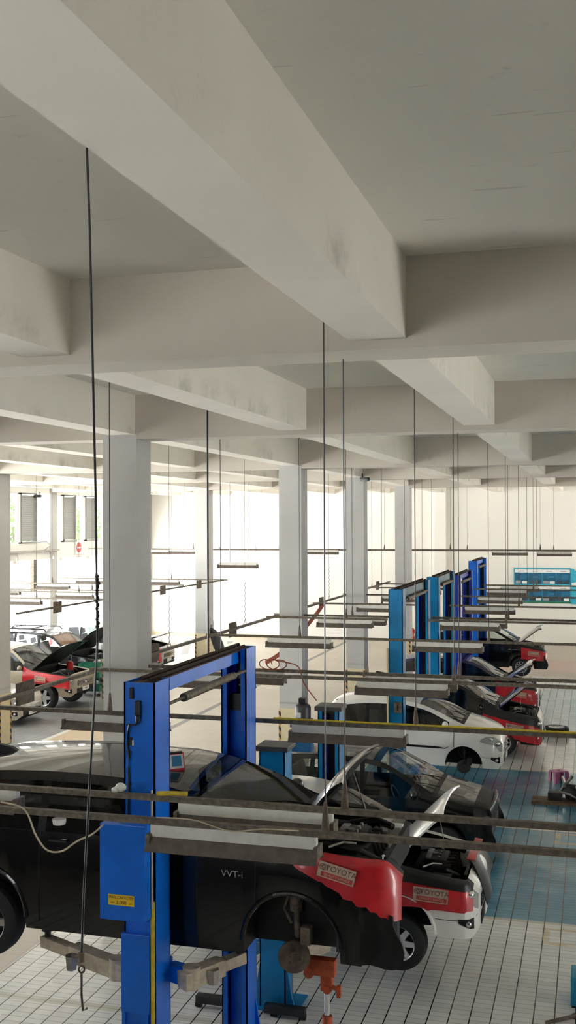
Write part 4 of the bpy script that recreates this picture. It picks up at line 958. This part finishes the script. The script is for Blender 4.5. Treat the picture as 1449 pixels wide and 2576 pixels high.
# loose cables and small fittings on the nearest channels
def cable(name, label, pts, r, mat, cat='cable', group=None):
    P = [Vector(p) for p in pts]; out = []
    for i in range(len(P)-1):
        p0, p1, p2, p3 = P[max(i-1, 0)], P[i], P[i+1], P[min(i+2, len(P)-1)]
        for k in range(8):
            u = k/8; out.append(.5*((2*p1)+(p2-p0)*u+(2*p0-5*p1+4*p2-p3)*u*u+(3*p1-p0-3*p2+p3)*u**3))
    out.append(P[-1]); return tag(MB().tube(out, r, 8).build(name, mat, smooth=True), label, cat, group)
cable('sagging_cable', 'dusty grey cable sagging below the nearest channel at the lower left', [(-4.25, 7.12, 3.42), (-4.05, 7.11, 3.38), (-3.95, 7.10, 3.20), (-3.86, 7.10, 3.10), (-3.74, 7.10, 3.10), (-3.62, 7.10, 3.18), (-3.50, 7.11, 3.24), (-3.42, 7.13, 3.31)], .007, 'cream_steel')
cable('loose_cable', 'thin pale cable lying along the nearest channel above its white lamp', [(-3.0, 7.11, 3.395), (-2.72, 7.105, 3.40), (-2.45, 7.10, 3.345), (-2.2, 7.10, 3.375), (-1.95, 7.11, 3.38)], .005, 'cream_steel')
tag(MB().lathe([(0, -.02), (.045, -.02), (.05, .0), (.05, .02), (0, .02)], Matrix.Translation((-3.77, 7.12, 3.31)), 16).build('junction_box', 'plastic_white', smooth=True), 'round white junction box under the nearest channel, above the sagging cable', 'junction box')
mb = MB(); mb.sphere((-3.57, 7.75, 3.42), .042, (1.1, .8, .9), 10); mb.sphere((-3.61, 7.74, 3.40), .03, (1.2, 1, .8), 8); tag(mb.build('cable_knot', 'lamp_white', smooth=True), 'white taped knot on top of the second channel left of the blue post', 'knot')
tag(MB().cyl((-3.30, 11.03, ZC+.032), (4.0, 11.03, ZC+.032), .012, 8).build('yellow_hose', 'yellow_paint', smooth=True), 'yellow hose lying along the top of the third channel right of the blue lift', 'hose')
cable('spiral_wrap', 'yellow and brown spiral wrap on the second channel before the blue post', [(-3.25, 7.72, 3.40), (-3.15, 7.715, 3.41), (-3.0, 7.715, 3.415)], .018, 'yellow_paint', 'wrap')
cable('coiled_cable', 'coil of brown cable on the fifth channel above the grey motor', [(-4.55+.12*math.cos(a*.7)+.012*a, 14.74, 3.45+.07*math.sin(a*.7)) for a in range(0, 22)] + [(-4.05, 14.74, 3.44), (-3.95, 14.72, 3.2), (-3.75, 14.65, 2.98)], .008, 'orange_hose')
tag(MB().lathe([(0, -.02), (.06, -.02), (.07, .02), (0, .02)], Matrix.Translation((-4.55, 14.74, 3.31)), 14).build('junction_box', 'plastic_white', smooth=True), 'round white junction box under the coil of brown cable', 'junction box')
cable('air_hose', 'orange hose sloping down from a socket plate left of the bare columns', [(-7.0, 28.1, 3.25), (-7.02, 27.2, 3.0), (-7.05, 26.0, 2.72), (-7.1, 24.4, 2.40), (-7.15, 23.4, 2.3)], .05, 'orange_hose', 'hose')
mb = MB(); M = Matrix.Translation((-7.0, 19.7, 3.12)) @ Matrix.Rotation(R(68), 4, 'Y') @ Matrix.Rotation(R(12), 4, 'X'); mb.lathe([(0, .02), (.16, .04), (.30, .02), (.36, -.03), (.30, -.0), (.16, .01), (0, -.01)], M @ Matrix.Diagonal((1, .45, 1, 1)), 28); o = mb.build('hanging_reflector', 'motor_grey', smooth=True); tag(o, 'dark oval dish hanging tilted from the long channel behind the big blue post', 'dish')
t = thing('hanging_cable', 'thick black cable hanging before the big column with a hook at its end', 'cable', (0, 0, 0))
MB().tube([(-1.640, 3.3, 6.78), (-1.63, 3.3, 6.5), (-1.60, 3.28, 5.6), (-1.585, 3.26, 5.1), (-1.60, 3.24, 4.7), (-1.615, 3.22, 4.3), (-1.62, 3.21, 4.08)], .0042, 8).build('cord', 'black_metal', t, True)
mb = MB()
for k in range(16): mb.sphere((-1.585+rnd.uniform(-.004, .004), 3.265, 5.14+k*.012), .006, (1, 1, 1.3), 6)
mb.build('splice', 'rubber', t, True)
mb = MB(); mb.cyl((-1.62, 3.21, 4.09), (-1.62, 3.21, 4.06), .010); mb.lathe([(.010, -.003), (.014, 0), (.010, .003), (.007, 0)], Matrix.Translation((-1.62, 3.21, 4.035)) @ Matrix.Rotation(R(75), 4, 'X'), 14, closed=True); mb.tube([(-1.62, 3.21, 4.02), (-1.62, 3.21, 3.95), (-1.615, 3.21, 3.90), (-1.60, 3.21, 3.91)], .004); mb.cyl((-1.645, 3.21, 4.075), (-1.61, 3.21, 4.08), .006); mb.build('hook', 'rusty_iron', t, True)

# ------------------------------------------------------------------ walls: signs, banner, cameras
t = thing('information_banner', 'wide blue printed banner in panels fixed on the far white wall', 'banner', (-3.38, YF, 1.86))
MB().box((0, -.05, 0), (2.46, -.005, 1.55)).build('backing', 'banner_cyan', t)
for r in range(2):
    z = .10+.74*(1-r)
    MB().box((.05, -.056, z+.50), (2.42, -.05, z+.64)).build('header_strip', 'paper_white', t)
    for k in range(4):
        x = .05+k*.595; p = MB().box((x, -.056, z), (x+.57, -.05, z+.49)).build('panel', 'banner_teal', t)
        mb = MB()
        for q in range(4): mb.box((x+.18+.05*rnd.random(), -.058, z+.22+q*.055), (x+.52, -.056, z+.242+q*.055))
        mb.build('text_line', 'sign_blue', p)
        MB().box((x+.04, -.059, z+.02), (x+.26, -.056, z+.15)).build('picture', 'banner_dark' if k % 2 else 'grey_paint', p); MB().box((x+.31, -.059, z+.02), (x+.53, -.056, z+.13)).build('picture', 'paper_white' if k % 2 == r else 'banner_dark', p)
        MB().box((x+.16, -.058, z+.555), (x+.42, -.0555, z+.575)).build('heading_line', 'banner_dark', t)
MB().box((.0, -.057, 0), (2.46, -.051, .085)).build('grass_strip', 'banner_green', t)
t = thing('information_banner', 'blue angled end board continuing the printed banner to the right', 'banner', (-.92, YF, 1.84)); MB().prism([(0, 0), (1.5, 0), (1.5, 1.1), (.55, 1.22), (.1, 1.53), (0, 1.53)], 'y', -.10, -.055).build('board', 'banner_cyan', t)
MB().prism([(.02, .75), (.5, .80), (.9, .75), (.9, .95), (.3, .98), (.02, .92)], 'y', -.106, -.10).build('cloud_print', 'paper_white', t); MB().prism([(.25, .1), (.5, .1), (.5, .5), (.35, .55), (.22, .4)], 'y', -.106, -.10).build('picture', 'banner_dark', t)
t = thing('no_entry_sign', 'round red no-entry sign on a white plate on the left wall band', 'sign', (XL+.02, 40.8, 4.02)); MB().box((0, -.30, 0), (.015, .30, .66)).build('plate', 'paper_white', t)
d = MB().cyl((.015, 0, .42), (.024, 0, .42), .21, 28).build('disc', 'sign_red', t); MB().box((.024, -.15, .39), (.029, .15, .45)).build('bar', 'paper_white', d)
for z in (.13, .05): MB().box((.015, -.24, z-.02), (.019, .24, z+.02)).build('caption_line', 'label_beige', t)
t = thing('stop_sign', 'red octagonal stop sign on a pole seen between the teal lift posts', 'sign', (-6.55, 39.6, 0))
o8 = [(.30*math.cos(R(22.5+45*k)), 1.26+.30*math.sin(R(22.5+45*k))) for k in range(8)]; pl = MB().prism(o8, 'y', -.012, 0).build('octagon', 'sign_red', t); text('letters', 'STOP', .2, 'paper_white', pl, (0, -.014, 1.26))
MB().cyl((0, .02, 0), (0, .02, 1.5), .025).build('pole', 'steel', t); MB().cyl((0, .02, 0), (0, .02, .05), .2, 20).build('base', 'black_metal', t)
t = thing('round_sign', 'small round grey sign on the side of the column above the cream guard', 'sign', (-14.05, 38.67, 1.55)); MB().cyl((.004, 0, 0), (.02, 0, 0), .27, 24).build('disc', 'grey_paint', t); MB().box((.02, -.12, -.10), (.024, .12, .02)).build('pictogram', 'motor_grey', t)
tag(MB().bbox((-15.63, YF-.06, 4.02), (-15.37, YF, 4.34), .01).build('switch_box', 'plastic_white'), 'small white box on the far wall left of the middle column', 'box')
def cctv(label, loc, rz):
    t = thing('security_camera', label, 'camera', loc, rz, 'black security cameras'); MB().bbox((-.06, -.16, -.06), (.06, .10, .05), .015).build('camera_body', 'sofit_cam', t, True); MB().cyl((0, .05, .04), (0, .05, .16), .02).build('bracket', 'sofit_cam', t); MB().cyl((0, -.16, 0), (0, -.18, 0), .04, 14).build('lens', 'mirror_dark', t)
cctv('small black security camera on the beam above the second bare column', (-6.28, 30.1, 6.70), R(70)); cctv('black security camera at the top of the left wall beside the louvre', (XL+.10, 37.3, 6.52), R(-75))
t = thing('door_rail', 'grey sliding-door rail on brackets across the left wall column', 'rail', (XL+.02, 0, 0)); MB().box((.02, 33.5, 4.36), (.10, 38.95, 4.42)).build('rail', 'steel', t)
for y in (35.6, 38.4): MB().box((.10, y-.03, 4.05), (.16, y+.03, 4.36)).cyl((.05, y, 4.35), (.14, y-.35, 4.36), .015).build('bracket', 'steel', t)
MB().tube([(.1, 37.0, 4.72), (.3, 37.5, 4.75), (.3, 37.8, 4.6), (.1, 37.7, 4.4)], .02).build('conduit', 'steel', t)
tag(MB().box((XL-.42, 37.58, 2.75), (XL-.27, 37.82, 4.06)).build('gate_post', 'rusty_iron'), 'dark reddish post of the sliding gate beside the left wall column', 'post')

# ------------------------------------------------------------------ things on the floor at the right
t = thing('step_stool', 'low pink plastic step stool on the tiles at the right edge', 'stool', (-.72, 23.35, 0), R(38))
mb = MB(); mb.bbox((-.155, -.125, .205), (.155, .125, .235), .014); mb.build('seat', 'pink_plastic', t, True); MB().cyl((-.03, 0, .236), (.03, 0, .236), .008).build('grip_hole', 'label_ink', t)
for sx in (-1, 1):
    for sy in (-1, 1): MB().prism([(sx*.15, .21), (sx*.06, .21), (sx*.085, .0), (sx*.175, .0)], 'y', min(sy*.122, sy*.135), max(sy*.122, sy*.135)).prism([(sy*.12, .21), (sy*.04, .21), (sy*.065, 0), (sy*.14, 0)], 'x', min(sx*.155, sx*.17), max(sx*.155, sx*.17)).build('leg', 'pink_plastic', t)
for i, (y, lb) in enumerate(((21.72, 'brown wooden board farther from the camera under the dismantled engine'), (21.48, 'brown wooden board nearer the camera under the dismantled engine'))):
    tag(MB().bbox((-1.18, y-.10, 0), (.35, y+.10, .055), .006).build('wooden_board', 'wood'), lb, 'board', 'boards under the engine')
t = thing('engine_part', 'dark dismantled gearbox with loose shafts lying on the wooden boards', 'engine', (-.45, 21.6, .055))
mb = MB(); mb.bbox((-.42, -.12, 0), (-.15, .12, .15), .02); mb.lathe([(0, -.12), (.12, -.12), (.17, 0), (.13, .12), (.08, .26), (0, .26)], Matrix.Translation((.02, 0, .16)) @ Matrix.Rotation(R(80), 4, 'Y'), 16); mb.bbox((.1, -.15, .0), (.35, .17, .28), .03); mb.build('casing', 'engine_dark', t, True)
mb = MB(); mb.cyl((-.2, .05, .15), (.05, .1, .46), .03); mb.lathe([(.03, 0), (.15, .0), (.15, .03), (.03, .03)], Matrix.Translation((-.12, .08, .30)) @ Matrix.Rotation(R(70), 4, 'Y'), 20, closed=True); mb.tube([(-.18, -.1, .18), (.0, -.18, .16), (.2, -.2, .05)], .02); mb.cyl((.1, -.1, .28), (.3, -.16, .33), .035); mb.build('shaft', 'steel', t, True)
tag(MB().prism([(-.35, .0), (.30, .0), (.26, .32), (-.30, .30)], 'y', -.012, .012, M=Matrix.Translation((.12, 21.95, .02)) @ Matrix.Rotation(R(32), 4, 'Y')).build('cardboard_sheet', 'cardboard'), 'brown cardboard sheet leaning over the dismantled gearbox', 'cardboard')
tag(MB().prism([(0, 0), (.5, .05), (.42, .40)], 'y', -.01, .01, M=Matrix.Translation((-.34, 25.1, .0)) @ Matrix.Rotation(R(-8), 4, 'Y')).build('red_panel', 'red_vinyl'), 'red panel corner entering at the right edge behind the pink stool', 'panel')
t = thing('parts_bin', 'bright blue plastic bin cut off by the right edge of the photo', 'bin', (-.10, 12.75, 0)); MB().bbox((-.17, -.2, .02), (.3, .2, .34), .02).build('tub', 'blue_plastic', t, True); MB().bbox((-.16, -.19, 0), (.29, .19, .03), .005).build('base', 'dark_plastic', t)
tag(MB().box((-.015, 5.55, 2.2), (.03, 5.60, 3.62)).box((-.03, 5.54, 0), (.045, 5.61, 2.2)).build('steel_post', 'rusty_iron'), 'dark brown steel post at the lower right edge of the photo', 'post')
tag(MB().cyl((-.52, 12.05, .03), (-.20, 12.32, .03), .022, 10).cyl((-.23, 12.29, .03), (-.17, 12.35, .03), .034, 10).build('pry_bar', 'rusty_iron', smooth=True), 'short dark pry bar lying on the tiles near the lower right corner', 'tool')
bpy.context.view_layer.update()
